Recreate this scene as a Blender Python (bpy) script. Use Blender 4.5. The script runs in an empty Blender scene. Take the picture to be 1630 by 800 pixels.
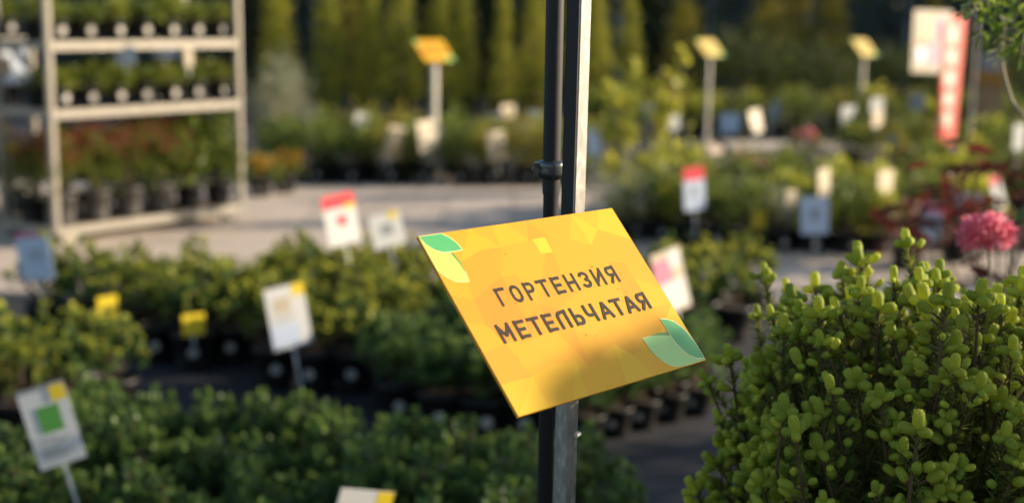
import bpy, math, random
import numpy as np
from mathutils import Matrix, Vector

# ------------------------------------------------------------------ camera, sky, sun
scene = bpy.context.scene
C = scene.collection
F_PX, W_PX, H_PX = 2185.0, 1630.0, 800.0
CAM_H, PITCH, ROLL = 1.5, math.radians(10.0), 0.012
R_CAM = Matrix.Rotation(math.pi / 2 - PITCH, 3, 'X') @ Matrix.Rotation(ROLL, 3, 'Z')
EYE = Vector((0, 0, CAM_H))
cam_data = bpy.data.cameras.new('camera')
cam = bpy.data.objects.new('camera', cam_data)
C.objects.link(cam)
cam.matrix_world = Matrix.Translation(EYE) @ R_CAM.to_4x4()
cam_data.sensor_width = 36.0
cam_data.lens = 36.0 * F_PX / W_PX
cam_data.clip_start = 0.05
cam_data.clip_end = 2000
cam_data.dof.use_dof = True
cam_data.dof.focus_distance = 1.42
cam_data.dof.aperture_fstop = 3.1
scene.camera = cam

SUN_EL, SUN_AZ = math.radians(16.0), math.radians(13.0)      # azimuth from +X towards +Y
SUN = Vector((math.cos(SUN_EL) * math.cos(SUN_AZ), math.cos(SUN_EL) * math.sin(SUN_AZ), math.sin(SUN_EL)))
world = bpy.data.worlds.new("World")
scene.world = world
world.use_nodes = True
wn = world.node_tree
sky = wn.nodes.new('ShaderNodeTexSky')
sky.sky_type = 'NISHITA'
sky.sun_disc = False
sky.sun_elevation = SUN_EL
sky.sun_rotation = math.pi / 2 - SUN_AZ
bg = wn.nodes['Background']
bg.inputs['Strength'].default_value = 0.105
wn.links.new(sky.outputs[0], bg.inputs['Color'])
sl = bpy.data.lights.new('sun', 'SUN')
sl.energy = 4.7
sl.angle = math.radians(0.53)
sl.color = (1.0, 0.84, 0.63)
sun = bpy.data.objects.new('sun', sl)
C.objects.link(sun)
sun.rotation_euler = SUN.to_track_quat('Z', 'Y').to_euler()
sun.location = (6, 0, 6)
scene.view_settings.view_transform = 'Standard'
scene.view_settings.look = 'None'
scene.view_settings.exposure = 0.98
scene.view_settings.gamma = 1.0
scene.view_settings.use_curve_mapping = False

# ------------------------------------------------------------------ helpers
def ray(px, py):
    d = Vector(((px - W_PX / 2) / F_PX, -(py - H_PX / 2) / F_PX, -1.0))
    return (R_CAM @ d).normalized()

def on_plane(px, py, z=0.0):
    d = ray(px, py)
    t = (z - CAM_H) / d.z
    return EYE + d * t

def at_y(px, py, y):
    d = ray(px, py)
    return EYE + d * (y / d.y)

def px_of(p):
    q = R_CAM.transposed() @ (Vector(p) - EYE)
    return (W_PX / 2 + F_PX * q.x / -q.z, H_PX / 2 - F_PX * q.y / -q.z, -q.z)

def node_mat(name):
    m = bpy.data.materials.new(name)
    m.use_nodes = True
    return m, m.node_tree, m.node_tree.nodes['Principled BSDF']

def plain(name, col, rough=0.6, metal=0.0, var=0.12, scale=25.0, bump=0.0, spec=0.5):
    m, nt, p = node_mat(name)
    p.inputs['Roughness'].default_value = rough
    p.inputs['Metallic'].default_value = metal
    p.inputs['Specular IOR Level'].default_value = spec
    tc = nt.nodes.new('ShaderNodeTexCoord')
    no = nt.nodes.new('ShaderNodeTexNoise')
    no.inputs['Scale'].default_value = scale
    no.inputs['Detail'].default_value = 6
    nt.links.new(tc.outputs['Object'], no.inputs['Vector'])
    mx = nt.nodes.new('ShaderNodeMix')
    mx.data_type = 'RGBA'
    mx.inputs[6].default_value = tuple(c * (1 - var) for c in col) + (1,)
    mx.inputs[7].default_value = tuple(min(1, c * (1 + var)) for c in col) + (1,)
    nt.links.new(no.outputs['Fac'], mx.inputs[0])
    nt.links.new(mx.outputs[2], p.inputs['Base Color'])
    if bump:
        b = nt.nodes.new('ShaderNodeBump')
        b.inputs['Strength'].default_value = bump
        b.inputs['Distance'].default_value = 0.002
        nt.links.new(no.outputs['Fac'], b.inputs['Height'])
        nt.links.new(b.outputs[0], p.inputs['Normal'])
    return m

def leaf_mat(name, c1, c2, transl=0.35, rough=0.45, bump=0.0):
    """two leaf greens mixed per leaf and per plant, part of the light passing through"""
    m, nt, p = node_mat(name)
    geo = nt.nodes.new('ShaderNodeNewGeometry')
    oi = nt.nodes.new('ShaderNodeObjectInfo')
    ad = nt.nodes.new('ShaderNodeMath'); ad.operation = 'MULTIPLY_ADD'
    ad.inputs[1].default_value = 0.7
    nt.links.new(geo.outputs['Random Per Island'], ad.inputs[0])
    m2 = nt.nodes.new('ShaderNodeMath'); m2.operation = 'MULTIPLY'; m2.inputs[1].default_value = 0.3
    nt.links.new(oi.outputs['Random'], m2.inputs[0])
    nt.links.new(m2.outputs[0], ad.inputs[2])
    mx = nt.nodes.new('ShaderNodeMix'); mx.data_type = 'RGBA'
    mx.inputs[6].default_value = tuple(c1) + (1,)
    mx.inputs[7].default_value = tuple(c2) + (1,)
    nt.links.new(ad.outputs[0], mx.inputs[0])
    nt.links.new(mx.outputs[2], p.inputs['Base Color'])
    p.inputs['Roughness'].default_value = rough
    p.inputs['Specular IOR Level'].default_value = 0.35
    tr = nt.nodes.new('ShaderNodeBsdfTranslucent')
    hs = nt.nodes.new('ShaderNodeHueSaturation')
    hs.inputs['Hue'].default_value = 0.48
    hs.inputs['Value'].default_value = 1.5
    nt.links.new(mx.outputs[2], hs.inputs['Color'])
    nt.links.new(hs.outputs[0], tr.inputs['Color'])
    ms = nt.nodes.new('ShaderNodeMixShader')
    ms.inputs[0].default_value = transl
    nt.links.new(p.outputs[0], ms.inputs[1])
    nt.links.new(tr.outputs[0], ms.inputs[2])
    nt.links.new(ms.outputs[0], nt.nodes['Material Output'].inputs['Surface'])
    if bump:
        no = nt.nodes.new('ShaderNodeTexNoise'); no.inputs['Scale'].default_value = 400
        tc = nt.nodes.new('ShaderNodeTexCoord')
        nt.links.new(tc.outputs['Object'], no.inputs['Vector'])
        b = nt.nodes.new('ShaderNodeBump'); b.inputs['Strength'].default_value = bump
        b.inputs['Distance'].default_value = 0.001
        nt.links.new(no.outputs['Fac'], b.inputs['Height'])
        nt.links.new(b.outputs[0], p.inputs['Normal'])
    return m

class MB:
    """collects faces in several materials and turns them into one mesh"""
    def __init__(s):
        s.v, s.f, s.m, s.n = [], [], [], 0
    def add(s, verts, faces, mi=0):
        verts = np.asarray(verts, float).reshape(-1, 3)
        s.v.append(verts)
        for fc in faces:
            s.f.append(tuple(i + s.n for i in fc))
            s.m.append(mi)
        s.n += len(verts)
    def box(s, lo, hi, mi=0, M=None):
        x0, y0, z0 = lo; x1, y1, z1 = hi
        v = [(x0,y0,z0),(x1,y0,z0),(x1,y1,z0),(x0,y1,z0),(x0,y0,z1),(x1,y0,z1),(x1,y1,z1),(x0,y1,z1)]
        if M is not None:
            v = [tuple(M @ Vector(p)) for p in v]
        s.add(v, [(0,3,2,1),(4,5,6,7),(0,1,5,4),(1,2,6,5),(2,3,7,6),(3,0,4,7)], mi)
    def tube(s, pts, rad, n=8, mi=0, cap=True):
        pts = [Vector(p) for p in pts]
        if not hasattr(rad, '__len__'):
            rad = [rad] * len(pts)
        vs = []
        for i, p in enumerate(pts):
            d = (pts[min(i+1, len(pts)-1)] - pts[max(i-1, 0)]).normalized()
            a = d.cross(Vector((0.31, 0.92, 0.24))).normalized()
            b = d.cross(a)
            for k in range(n):
                t = 2 * math.pi * k / n
                vs.append(p + (a * math.cos(t) + b * math.sin(t)) * rad[i])
        fs = []
        for i in range(len(pts) - 1):
            for k in range(n):
                fs.append((i*n+k, i*n+(k+1) % n, (i+1)*n+(k+1) % n, (i+1)*n+k))
        if cap:
            fs.append(tuple(range(n))[::-1])
            fs.append(tuple((len(pts)-1)*n+k for k in range(n)))
        s.add([tuple(v) for v in vs], fs, mi)
    def lathe(s, prof, n=20, mi=0, c=(0, 0, 0)):
        vs, fs = [], []
        for r, z in prof:
            for k in range(n):
                t = 2 * math.pi * k / n
                vs.append((c[0] + r*math.cos(t), c[1] + r*math.sin(t), c[2] + z))
        for i in range(len(prof) - 1):
            for k in range(n):
                fs.append((i*n+k, i*n+(k+1) % n, (i+1)*n+(k+1) % n, (i+1)*n+k))
        s.add(vs, fs, mi)
    def mesh(s, name, mats, smooth=False):
        me = bpy.data.meshes.new(name)
        me.from_pydata(np.concatenate(s.v).tolist() if s.v else [], [], s.f)
        for m in mats:
            me.materials.append(m)
        me.polygons.foreach_set('material_index', s.m)
        if smooth:
            me.polygons.foreach_set('use_smooth', [True] * len(s.f))
        me.update()
        return me

def put(name, me, parent=None, loc=(0, 0, 0), rz=0.0, sc=1.0, M=None):
    o = bpy.data.objects.new(name, me)
    C.objects.link(o)
    if parent is not None:
        o.parent = parent
    if M is not None:
        o.matrix_local = M
    else:
        o.location = loc
        o.rotation_euler = (0, 0, rz)
        o.scale = (sc, sc, sc) if not hasattr(sc, '__len__') else sc
    return o

def tag(o, label, cat, group=None, kind=None):
    if label: o['label'] = label
    if cat: o['category'] = cat
    if group: o['group'] = group
    if kind: o['kind'] = kind
    return o

def thing(name, label, cat, loc=(0, 0, 0), rz=0.0, group=None, sc=1.0):
    return tag(put(name, None, None, loc, rz, sc), label, cat, group)

def setting(o, kind='structure'):
    o['kind'] = kind
    return o

# ------------------------------------------------------------------ materials
M_pot = plain('black_plastic', (0.012, 0.012, 0.013), 0.5, var=0.2, spec=0.35)
M_pot_grey = plain('worn_grey_plastic', (0.06, 0.055, 0.05), 0.6)
M_soil = plain('potting_soil', (0.035, 0.022, 0.013), 0.95, var=0.5, scale=60, bump=0.5)
M_sticker = plain('sticker_paper', (0.43, 0.40, 0.36), 0.55, var=0.03)
M_white = plain('tag_card', (0.68, 0.67, 0.65), 0.45, var=0.03)
M_cream = plain('cream_card', (0.56, 0.47, 0.34), 0.45, var=0.03)
M_bluecard = plain('pale_blue_card', (0.55, 0.62, 0.76), 0.45, var=0.03)
M_yellow = plain('yellow_card', (0.85, 0.62, 0.03), 0.45, var=0.03)
M_red = plain('red_print', (0.78, 0.05, 0.07), 0.45, var=0.03)
M_pink = plain('pink_print', (0.62, 0.20, 0.30), 0.45, var=0.05)
M_greenpic = plain('green_print', (0.10, 0.33, 0.06), 0.45, var=0.35, scale=120)
M_greyprint = plain('grey_print', (0.30, 0.32, 0.33), 0.45, var=0.3, scale=90)
M_stake = plain('white_plastic_stake', (0.66, 0.66, 0.64), 0.5)
M_stem = plain('woody_stem', (0.13, 0.085, 0.05), 0.8, var=0.3)
M_stem_pale = plain('pale_stem', (0.30, 0.25, 0.16), 0.8, var=0.2)
M_greenstem = plain('green_stem', (0.09, 0.14, 0.03), 0.7, var=0.2)
M_rack = plain('galvanised_rack', (0.31, 0.28, 0.23), 0.5, metal=0.15, var=0.25, scale=14)
M_rack_deck = plain('rack_deck', (0.22, 0.16, 0.11), 0.7, var=0.3, scale=10)
M_wheel = plain('rubber_wheel', (0.06, 0.055, 0.05), 0.7)
M_wheel_sunlit = plain('sunlit_wheel', (0.45, 0.40, 0.30), 0.6)
M_black = plain('matt_black', (0.010, 0.010, 0.011), 0.7, var=0.25, scale=30)
M_clamp = plain('oiled_steel', (0.10, 0.11, 0.11), 0.28, metal=0.8, var=0.4, scale=80, bump=0.5)
M_concrete = plain('concrete_slab', (0.47, 0.385, 0.31), 0.85, var=0.25, scale=5, bump=0.3)
M_tan = plain('tan_wood', (0.30, 0.18, 0.10), 0.7)
M_orange = plain('orange_paint', (0.36, 0.16, 0.03), 0.6)
M_greypaint = plain('grey_paint', (0.28, 0.29, 0.31), 0.6)
M_sheet = plain('pale_plastic_sheet', (0.42, 0.47, 0.54), 0.35, var=0.12, scale=8)
M_redcloth = plain('banner_red', (0.80, 0.045, 0.035), 0.55, var=0.06)
M_bannerpale = plain('banner_pale', (0.90, 0.62, 0.50), 0.55, var=0.05)

G = {}
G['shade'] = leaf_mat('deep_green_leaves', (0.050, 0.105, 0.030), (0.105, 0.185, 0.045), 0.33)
G['shadetip'] = leaf_mat('mid_green_shaded_young_leaves', (0.08, 0.15, 0.035), (0.17, 0.26, 0.055), 0.35)
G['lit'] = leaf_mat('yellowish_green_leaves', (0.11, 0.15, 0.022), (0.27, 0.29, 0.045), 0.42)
G['mid'] = leaf_mat('mid_green_leaves', (0.07, 0.115, 0.02), (0.18, 0.22, 0.036), 0.38)
G['lime'] = leaf_mat('lime_green_leaves', (0.17, 0.22, 0.03), (0.50, 0.50, 0.07), 0.42)
G['thuja'] = leaf_mat('thuja_sprays', (0.055, 0.095, 0.014), (0.44, 0.44, 0.05), 0.5, 0.6)  # bright end of the mix stands in for sunlit spray tips
G['dark'] = leaf_mat('dark_leaves', (0.022, 0.040, 0.012), (0.085, 0.11, 0.026), 0.35, 0.6)
G['silver'] = leaf_mat('silvery_leaves', (0.22, 0.24, 0.15), (0.36, 0.36, 0.24), 0.25, 0.6)
G['red'] = leaf_mat('red_young_leaves', (0.20, 0.035, 0.02), (0.30, 0.10, 0.05), 0.35)
G['wine'] = leaf_mat('wine_red_leaves', (0.065, 0.018, 0.012), (0.17, 0.042, 0.020), 0.3, 0.4)
G['orange'] = leaf_mat('orange_petals', (0.26, 0.13, 0.012), (0.38, 0.24, 0.02), 0.3)
G['autumn'] = leaf_mat('bronze_leaves', (0.15, 0.15, 0.02), (0.36, 0.32, 0.04), 0.35)
G['limeplus'] = leaf_mat('shelf_plant_leaves', (0.10, 0.15, 0.025), (0.30, 0.33, 0.05), 0.35)
G['deepdark'] = leaf_mat('dark_conifer_sprays', (0.014, 0.024, 0.008), (0.035, 0.048, 0.012), 0.2, 0.6)
G['goldleaf'] = leaf_mat('golden_leaves', (0.16, 0.16, 0.02), (0.42, 0.38, 0.05), 0.5)
G['pink'] = leaf_mat('pink_petals', (0.66, 0.13, 0.19), (0.82, 0.42, 0.44), 0.3, 0.5)
G['twigleaf'] = leaf_mat('fresh_leaflets', (0.075, 0.15, 0.018), (0.20, 0.30, 0.045), 0.4, 0.4)
G['paletip'] = leaf_mat('pale_shoot_tips', (0.50, 0.48, 0.22), (0.65, 0.60, 0.32), 0.35, 0.5)
G['bud'] = leaf_mat('young_spruce_buds', (0.17, 0.26, 0.03), (0.58, 0.64, 0.085), 0.45, 0.55, bump=0.6)
G['needle'] = leaf_mat('old_spruce_needles', (0.055, 0.10, 0.018), (0.30, 0.33, 0.07), 0.35, 0.45)
M_husk = plain('orange_bud_husk', (0.42, 0.20, 0.08), 0.8, var=0.3)
M_twig = plain('spruce_twig_bark', (0.10, 0.058, 0.028), 0.85, var=0.3, scale=60, bump=0.6)

# ------------------------------------------------------------------ leaf machinery
LEAF_OVAL = (np.array([(0,0,0),(-.32,.28,.05),(-.46,.58,.07),(-.25,.88,.03),(0,1,-.06),(.25,.88,.03),(.46,.58,.07),(.32,.28,.05),(0,.55,-.03)]),
             [(0,8,1),(1,8,2),(2,8,3),(3,8,4),(4,8,5),(5,8,6),(6,8,7),(7,8,0)])
LEAF_DIAM = (np.array([(0,0,0),(-.4,.5,.06),(0,1,-.05),(.4,.5,.06),(0,.5,-.02)]), [(0,4,1),(1,4,2),(2,4,3),(3,4,0)])
BLADE = (np.array([(-.5,0,0),(.5,0,0),(0,1,0)]), [(0,1,2)])

def leaves(mb, P, D, S, Wd, tmpl, rng, mi=0, up=None):
    """many leaves at once: base points P, pointing D, length S, width factor Wd"""
    tv, tf = tmpl
    P = np.asarray(P, float); D = np.asarray(D, float)
    D = D / (np.linalg.norm(D, axis=1, keepdims=True) + 1e-9)
    n = len(P)
    N = rng.normal(0, .35, (n, 3)); N[:, 2] += 1.0
    if up is not None: N = N + up
    X = np.cross(D, N); X /= np.linalg.norm(X, axis=1, keepdims=True) + 1e-9
    Z = np.cross(X, D)
    S = np.broadcast_to(np.asarray(S, float), (n,)); Wd = np.broadcast_to(np.asarray(Wd, float), (n,))
    V = P[:, None] + (X[:, None] * (tv[None, :, 0:1] * (S*Wd)[:, None, None]) + D[:, None] * (tv[None, :, 1:2] * S[:, None, None])
                      + Z[:, None] * (tv[None, :, 2:3] * S[:, None, None]))
    k = len(tv)
    mb.v.append(V.reshape(-1, 3))
    base = mb.n
    for i in range(n):
        o = base + i * k
        for fc in tf:
            mb.f.append(tuple(o + j for j in fc))
    mb.m.extend([mi] * (n * len(tf)))
    mb.n += n * k

def rosette_foliage(name, mat, seed, rad=.155, h0=.05, h1=.26, shoots=52, ln=.042, per=9, wd=.95, tmpl=LEAF_OVAL, stem=M_stem, tipmat=None, lump=.14):
    rng = np.random.default_rng(seed)
    mb = MB()
    for k in range(shoots):
        a = k * 2.39996 + rng.normal(0, .35)
        q = math.sqrt((k + .5) / shoots)
        r = rad * q * (1 + .12*math.sin(3*a + seed*1.7) + rng.normal(0, .15))
        top = h0 + (h1 - h0) * (1 - .55 * q**2.2) * (1 + lump*math.sin(2*a + seed) + rng.normal(0, .20))
        tip = np.array([r*math.cos(a), r*math.sin(a), top])
        base = np.array([r*.25*math.cos(a), r*.25*math.sin(a), h0*.6])
        midp = (tip + base) / 2 + np.array([r*.25*math.cos(a), r*.25*math.sin(a), 0])
        if k % 2 == 0:
            mb.tube([base, midp, tip], [.0035, .0028, .002], 4, 1, False)
        ax = tip - midp; ax /= np.linalg.norm(ax)
        m = per + int(rng.integers(-2, 3))
        P, D, S = [], [], []
        for j in range(m):
            t = j / max(1, m-1)
            b = j * 2.39996 + rng.random()
            el = math.radians(15 + 60 * t + rng.normal(0, 8))
            e1 = np.cross(ax, [.3, .8, .5]); e1 /= np.linalg.norm(e1); e2 = np.cross(ax, e1)
            d = (e1*math.cos(b) + e2*math.sin(b)) * math.cos(el) + ax * math.sin(el)
            P.append(tip - ax * .035 * (1 - t)); D.append(d); S.append(ln * (1.05 - .45*t) * (1 + rng.normal(0, .12)))
        leaves(mb, P, D, S, wd, tmpl, rng, 0)
        # leaves along the stem
        P = [midp + (tip-midp)*rng.random() for _ in range(4)]
        D = rng.normal(0, 1, (4, 3)) * [1, 1, .4] + [math.cos(a), math.sin(a), .3]
        leaves(mb, P, D, ln * .95, wd, tmpl, rng, 0)
        if tipmat is not None and rng.random() < .75:
            P = [tip + rng.normal(0, .008, 3) for _ in range(6)]
            leaves(mb, P, rng.normal(0, .6, (6, 3)) + [0, 0, 1.0], ln*.8, wd*.8, tmpl, rng, 2)
    return mb.mesh(name, [mat, stem] + ([tipmat] if tipmat else []))

def cloud_foliage(name, mat, seed, n, shape, size, wd=.6, tmpl=LEAF_DIAM, clumps=40, clump_r=.25, outward=1.0, upw=.4, stems=6, stem=M_stem, extra=None):
    """shape(u) -> centre of a clump on the crown; leaves gather round clumps so that gaps stay open"""
    rng = np.random.default_rng(seed)
    mb = MB()
    cs = np.array([shape(rng) for _ in range(clumps)])
    cen = cs.mean(axis=0)
    idx = rng.integers(0, clumps, n)
    P = cs[idx] + rng.normal(0, 1, (n, 3)) * clump_r * rng.random((n, 1))**.5
    D = (P - cen) * outward / (np.abs(cs - cen).max() + 1e-6) + rng.normal(0, .7, (n, 3)); D[:, 2] += upw
    leaves(mb, P, D, size * (.7 + .6 * rng.random(n)), wd, tmpl, rng, 0)
    for k in range(stems):
        c = cs[rng.integers(0, clumps)]
        mb.tube([(c[0]*.05, c[1]*.05, 0.02), (c[0]*.45, c[1]*.45, c[2]*.55), tuple(c)], [.012*size*12+.002, .007*size*12+.0015, .002], 5, 1, False)
    mats = [mat, stem]
    if extra is not None:
        emat, en, esize, etmpl, ew = extra
        pick = cs[np.argsort(-cs[:, 2])[:max(4, int(clumps*.55))]]
        P = pick[rng.integers(0, len(pick), en)] + rng.normal(0, 1, (en, 3)) * clump_r * .8
        P[:, 2] += clump_r * .5
        D = (P - cen) + rng.normal(0, .15, (en, 3)); D[:, 2] += .3
        leaves(mb, P, D, esize, ew, etmpl, rng, 2)
        mats.append(emat)
    return mb.mesh(name, mats)

def dome(rad, h0, h1, fill=.35):
    def f(rng):
        while True:
            x, y = rng.uniform(-1, 1, 2)
            q = x*x + y*y
            if q < 1: break
        top = h0 + (h1-h0) * math.sqrt(max(0, 1 - q*.95))
        t = 1 - fill * rng.random()
        return (x*rad, y*rad, h0*.9 + (top - h0*.9) * t)
    return f

def cone(rad, h0, h1, p=1.0):
    def f(rng):
        t = rng.random()**1.25
        a = rng.random() * 2*math.pi
        r = rad * ((1 - t)**p) * (.55 + .45 * rng.random()) + .02
        if t < .1: r *= .6 + 4*t
        return (r*math.cos(a), r*math.sin(a), h0 + (h1-h0)*t)
    return f

# pots
def pot_meshes(key, r, h, mat):
    mb = MB()
    mb.lathe([(r*.05, .002), (r*.74, .002), (r*.76, .01), (r*.95, h*.86), (r*1.0, h*.87), (r*1.02, h), (r*.95, h), (r*.93, h*.9), (r*.80, .03)], 20)
    pot = mb.mesh('pot_' + key, [mat], True)
    mb = MB()
    rng = np.random.default_rng(5)
    vs = [(0, 0, h*.93)]; n = 16
    for k in range(n):
        t = 2*math.pi*k/n
        vs.append((r*.93*math.cos(t), r*.93*math.sin(t), h*.90 + rng.random()*.008))
    mb.add(vs, [(0, 1+k, 1+(k+1) % n) for k in range(n)])
    soil = mb.mesh('soil_' + key, [M_soil])
    mb = MB()
    n = 14
    sr = .025 if key == 'rack' else min(.021, r*.24); zc = h*.52; rr = r*.86
    vs = [(sr*math.cos(2*math.pi*k/n)*1.05, -rr - .004, zc + sr*math.sin(2*math.pi*k/n)) for k in range(n)]
    vs += [(x, y+.002, z) for x, y, z in vs]
    mb.add(vs, [tuple(range(n)), tuple(range(n, 2*n))[::-1]] + [(k, n+k, n+(k+1) % n, (k+1) % n) for k in range(n)])
    st = mb.mesh('sticker_' + key, [M_sticker])
    return pot, soil, st, h

POT = {'m': pot_meshes('medium', .095, .165, M_pot), 's': pot_meshes('small', .062, .11, M_pot),
       'g': pot_meshes('grey', .100, .20, M_pot_grey), 'r': pot_meshes('rack', .072, .135, M_pot), 'l': pot_meshes('large', .16, .26, M_pot)}

def potted(name, label, cat, loc, fol, pot='m', rz=0.0, sc=1.0, group=None, sticker=True, face=0.0, fz=1.0):
    """face: heading of the sticker; rz: turn of the foliage"""
    t = thing(name, label, cat, loc, face, group)
    P = POT[pot]
    put('pot', P[0], t)
    put('soil', P[1], t)
    put('foliage', fol, t, (0, 0, P[3]*.9), rz, (sc, sc, sc*fz))
    if sticker:
        put('price_sticker', P[2], t)
    return t

ORD = ['zeroth', 'first', 'second', 'third', 'fourth', 'fifth', 'sixth', 'seventh', 'eighth', 'ninth', 'tenth', 'eleventh', 'twelfth',
       'thirteenth', 'fourteenth', 'fifteenth', 'sixteenth', 'seventeenth', 'eighteenth']
rnd = random.Random(11)

# ------------------------------------------------------------------ setting
mb = MB()
mb.add([(-300, -60, 0), (300, -60, 0), (300, 600, 0), (-300, 600, 0)], [(0, 1, 2, 3)])
M_ground = plain('dark_ground_cloth', (0.017, 0.018, 0.023), 0.85, var=0.6, scale=2.5, bump=0.2)
setting(put('ground', mb.mesh('ground', [M_ground])))

path = setting(put('path', None))
mb = MB(); mb.box((-.246, -.246, .002), (.246, .246, .030))
slab_meshes = [mb.mesh('slab', [M_concrete])]
mb = MB(); mb.box((-.246, -.246, .002), (.246, .246, .030))
M_concrete2 = plain('paler_concrete_slab', (0.53, 0.435, 0.35), 0.85, var=0.25, scale=6, bump=0.3)
slab_meshes.append(mb.mesh('slab', [M_concrete2]))
def lay(x0, x1, y0, y1, step=.5):
    y = y0
    while y < y1 - .01:
        x = x0
        while x < x1 - .01:
            o = put('paving_slab', rnd.choice(slab_meshes), path, (x + .25, y + .25, rnd.uniform(0, .004)), rnd.choice((0, math.pi/2)) + rnd.uniform(-.006, .006))
            x += step
        y += step
lay(-5.0, 4.5, 6.95, 8.45)
lay(-5.0, .9, 8.45, 11.45)
lay(2.4, 5.9, 14.9, 15.9)

# ------------------------------------------------------------------ main sign
CO = Matrix.Translation(EYE) @ R_CAM.to_4x4()
def cam_to_world(v): return CO @ Vector(v)
o_, u_, v_ = Vector((-.08893, .01423, -1.29534)), Vector((.19904, .03356, -.21787)), Vector((.09513, -.1627, .06185))
PW, PH = .297, .198
ux = (R_CAM @ u_).normalized()
vy = (R_CAM @ v_); vy = (vy - ux * vy.dot(ux)).normalized()
nz = vy.cross(ux).normalized()                # towards the viewer
if nz.y > 0: nz = -nz
P0 = cam_to_world(o_)
PLATE = Matrix(((ux.x, vy.x, nz.x, P0.x), (ux.y, vy.y, nz.y, P0.y), (ux.z, vy.z, nz.z, P0.z), (0, 0, 0, 1)))
print('plate up component', nz.to_tuple(2), 'u', ux.to_tuple(2), 'sun.n', round(nz.dot(SUN), 2))

def plate_material():
    m, nt, p = node_mat('printed_plate')
    tc = nt.nodes.new('ShaderNodeTexCoord')
    def facets(scale, rot, off):
        mp = nt.nodes.new('ShaderNodeMapping')
        mp.inputs['Rotation'].default_value = (0, 0, rot)
        mp.inputs['Location'].default_value = off
        mp.inputs['Scale'].default_value = (scale, scale*.8, scale)
        nt.links.new(tc.outputs['Object'], mp.inputs['Vector'])
        vo = nt.nodes.new('ShaderNodeTexVoronoi')
        vo.distance = 'MANHATTAN'; vo.inputs['Scale'].default_value = 1.0; vo.voronoi_dimensions = '2D'
        nt.links.new(mp.outputs[0], vo.inputs['Vector'])
        sp = nt.nodes.new('ShaderNodeSeparateColor')
        nt.links.new(vo.outputs['Color'], sp.inputs[0])
        return sp.outputs[0]
    a = facets(22, .7, (1.3, .2, 0)); b = facets(36, .15, (.1, 3.2, 0))
    no = nt.nodes.new('ShaderNodeTexNoise'); no.inputs['Scale'].default_value = 9; no.inputs['Detail'].default_value = 1
    nt.links.new(tc.outputs['Object'], no.inputs['Vector'])
    def mth(op, x, y):
        q = nt.nodes.new('ShaderNodeMath'); q.operation = op
        for i, s in enumerate((x, y)):
            if isinstance(s, (int, float)): q.inputs[i].default_value = s
            else: nt.links.new(s, q.inputs[i])
        return q.outputs[0]
    s = mth('ADD', mth('MULTIPLY', a, .34), mth('ADD', mth('MULTIPLY', b, .24), mth('MULTIPLY', no.outputs['Fac'], .7)))
    s = mth('SUBTRACT', s, .14)
    cr = nt.nodes.new('ShaderNodeValToRGB')
    cr.color_ramp.elements[0].position = 0.1; cr.color_ramp.elements[0].color = (0.58, 0.30, 0.030, 1)
    cr.color_ramp.elements[1].position = 0.95; cr.color_ramp.elements[1].color = (0.58, 0.31, 0.030, 1)
    e = cr.color_ramp.elements.new(.5); e.color = (0.70, 0.32, 0.030, 1)
    nt.links.new(s, cr.inputs[0])
    nt.links.new(cr.outputs[0], p.inputs['Base Color'])
    p.inputs['Roughness'].default_value = .42
    p.inputs['Specular IOR Level'].default_value = .15
    return m
M_plate = plate_material()
M_tints = [plain('print_tint', tuple(k*f for k, f in zip(c, (.70, .73, .64))), .42, var=.02, spec=.15) for c in ((.80, .31, .035), (.80, .355, .033), (.81, .40, .032), (.82, .45, .032), (.84, .51, .035), (.85, .57, .045))]
M_ink = plain('dark_brown_print', (0.032, 0.024, 0.018), 0.6, var=0.15, scale=300, spec=.15)
M_leaf1 = plain('print_green', (0.05, 0.33, 0.10), 0.42, var=0.1, scale=40)
M_leaf2 = plain('print_lime', (0.42, 0.50, 0.09), 0.42, var=0.06, scale=40)
M_leaf3 = plain('print_dark_green', (0.05, 0.22, 0.04), 0.42, var=0.1, scale=40)
M_leaf4 = plain('print_pale_green', (0.27, 0.52, 0.17), 0.42, var=0.06, scale=40)
M_edge = plain('pale_print_rim', (0.86, 0.80, 0.36), 0.42, var=0.05)

LEAF_TL = [(0.0009,0.0008),(0.015,0.0008),(0.0301,0.0008),(0.0379,0.006),(0.0433,0.0138),(0.0458,0.0217),(0.0331,0.022),(0.0196,0.0212),(0.0108,0.017),(0.0042,0.0096)]
LIME = [(0.0008,0.0031),(0.0008,0.0388),(0.0065,0.0464),(0.0137,0.0529),(0.0226,0.0553),(0.0319,0.0562),(0.0338,0.0456),(0.0328,0.0365),(0.0287,0.0234),(0.0196,0.0216),(0.0108,0.0174),(0.0042,0.01)]
SLIV = [(0.0287,0.0234),(0.0319,0.0239),(0.0345,0.0358),(0.0339,0.0446),(0.0319,0.0562),(0.0332,0.0446),(0.0328,0.0365)]
LEAF_BR = [(0.2648,0.1406),(0.2751,0.143),(0.2834,0.1477),(0.2902,0.1561),(0.2938,0.1644),(0.2957,0.1746),(0.2962,0.1848),(0.2962,0.1918),(0.2958,0.1951),(0.2848,0.1936),(0.2766,0.1887),(0.2704,0.1816),(0.2664,0.1722),(0.2649,0.1633),(0.2651,0.1526)]
PALE = [(0.2202,0.1565),(0.2373,0.1565),(0.2506,0.1587),(0.2632,0.1617),(0.2653,0.1699),(0.2686,0.1801),(0.2739,0.1882),(0.2821,0.193),(0.2958,0.1967),(0.2811,0.1973),(0.2576,0.1973),(0.2455,0.1956),(0.2337,0.1901),(0.2264,0.1813),(0.2219,0.171)]
SLIV2 = [(0.2332,0.1561),(0.2475,0.1552),(0.2628,0.157),(0.2628,0.1613),(0.2533,0.159),(0.2401,0.1567)]

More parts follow.
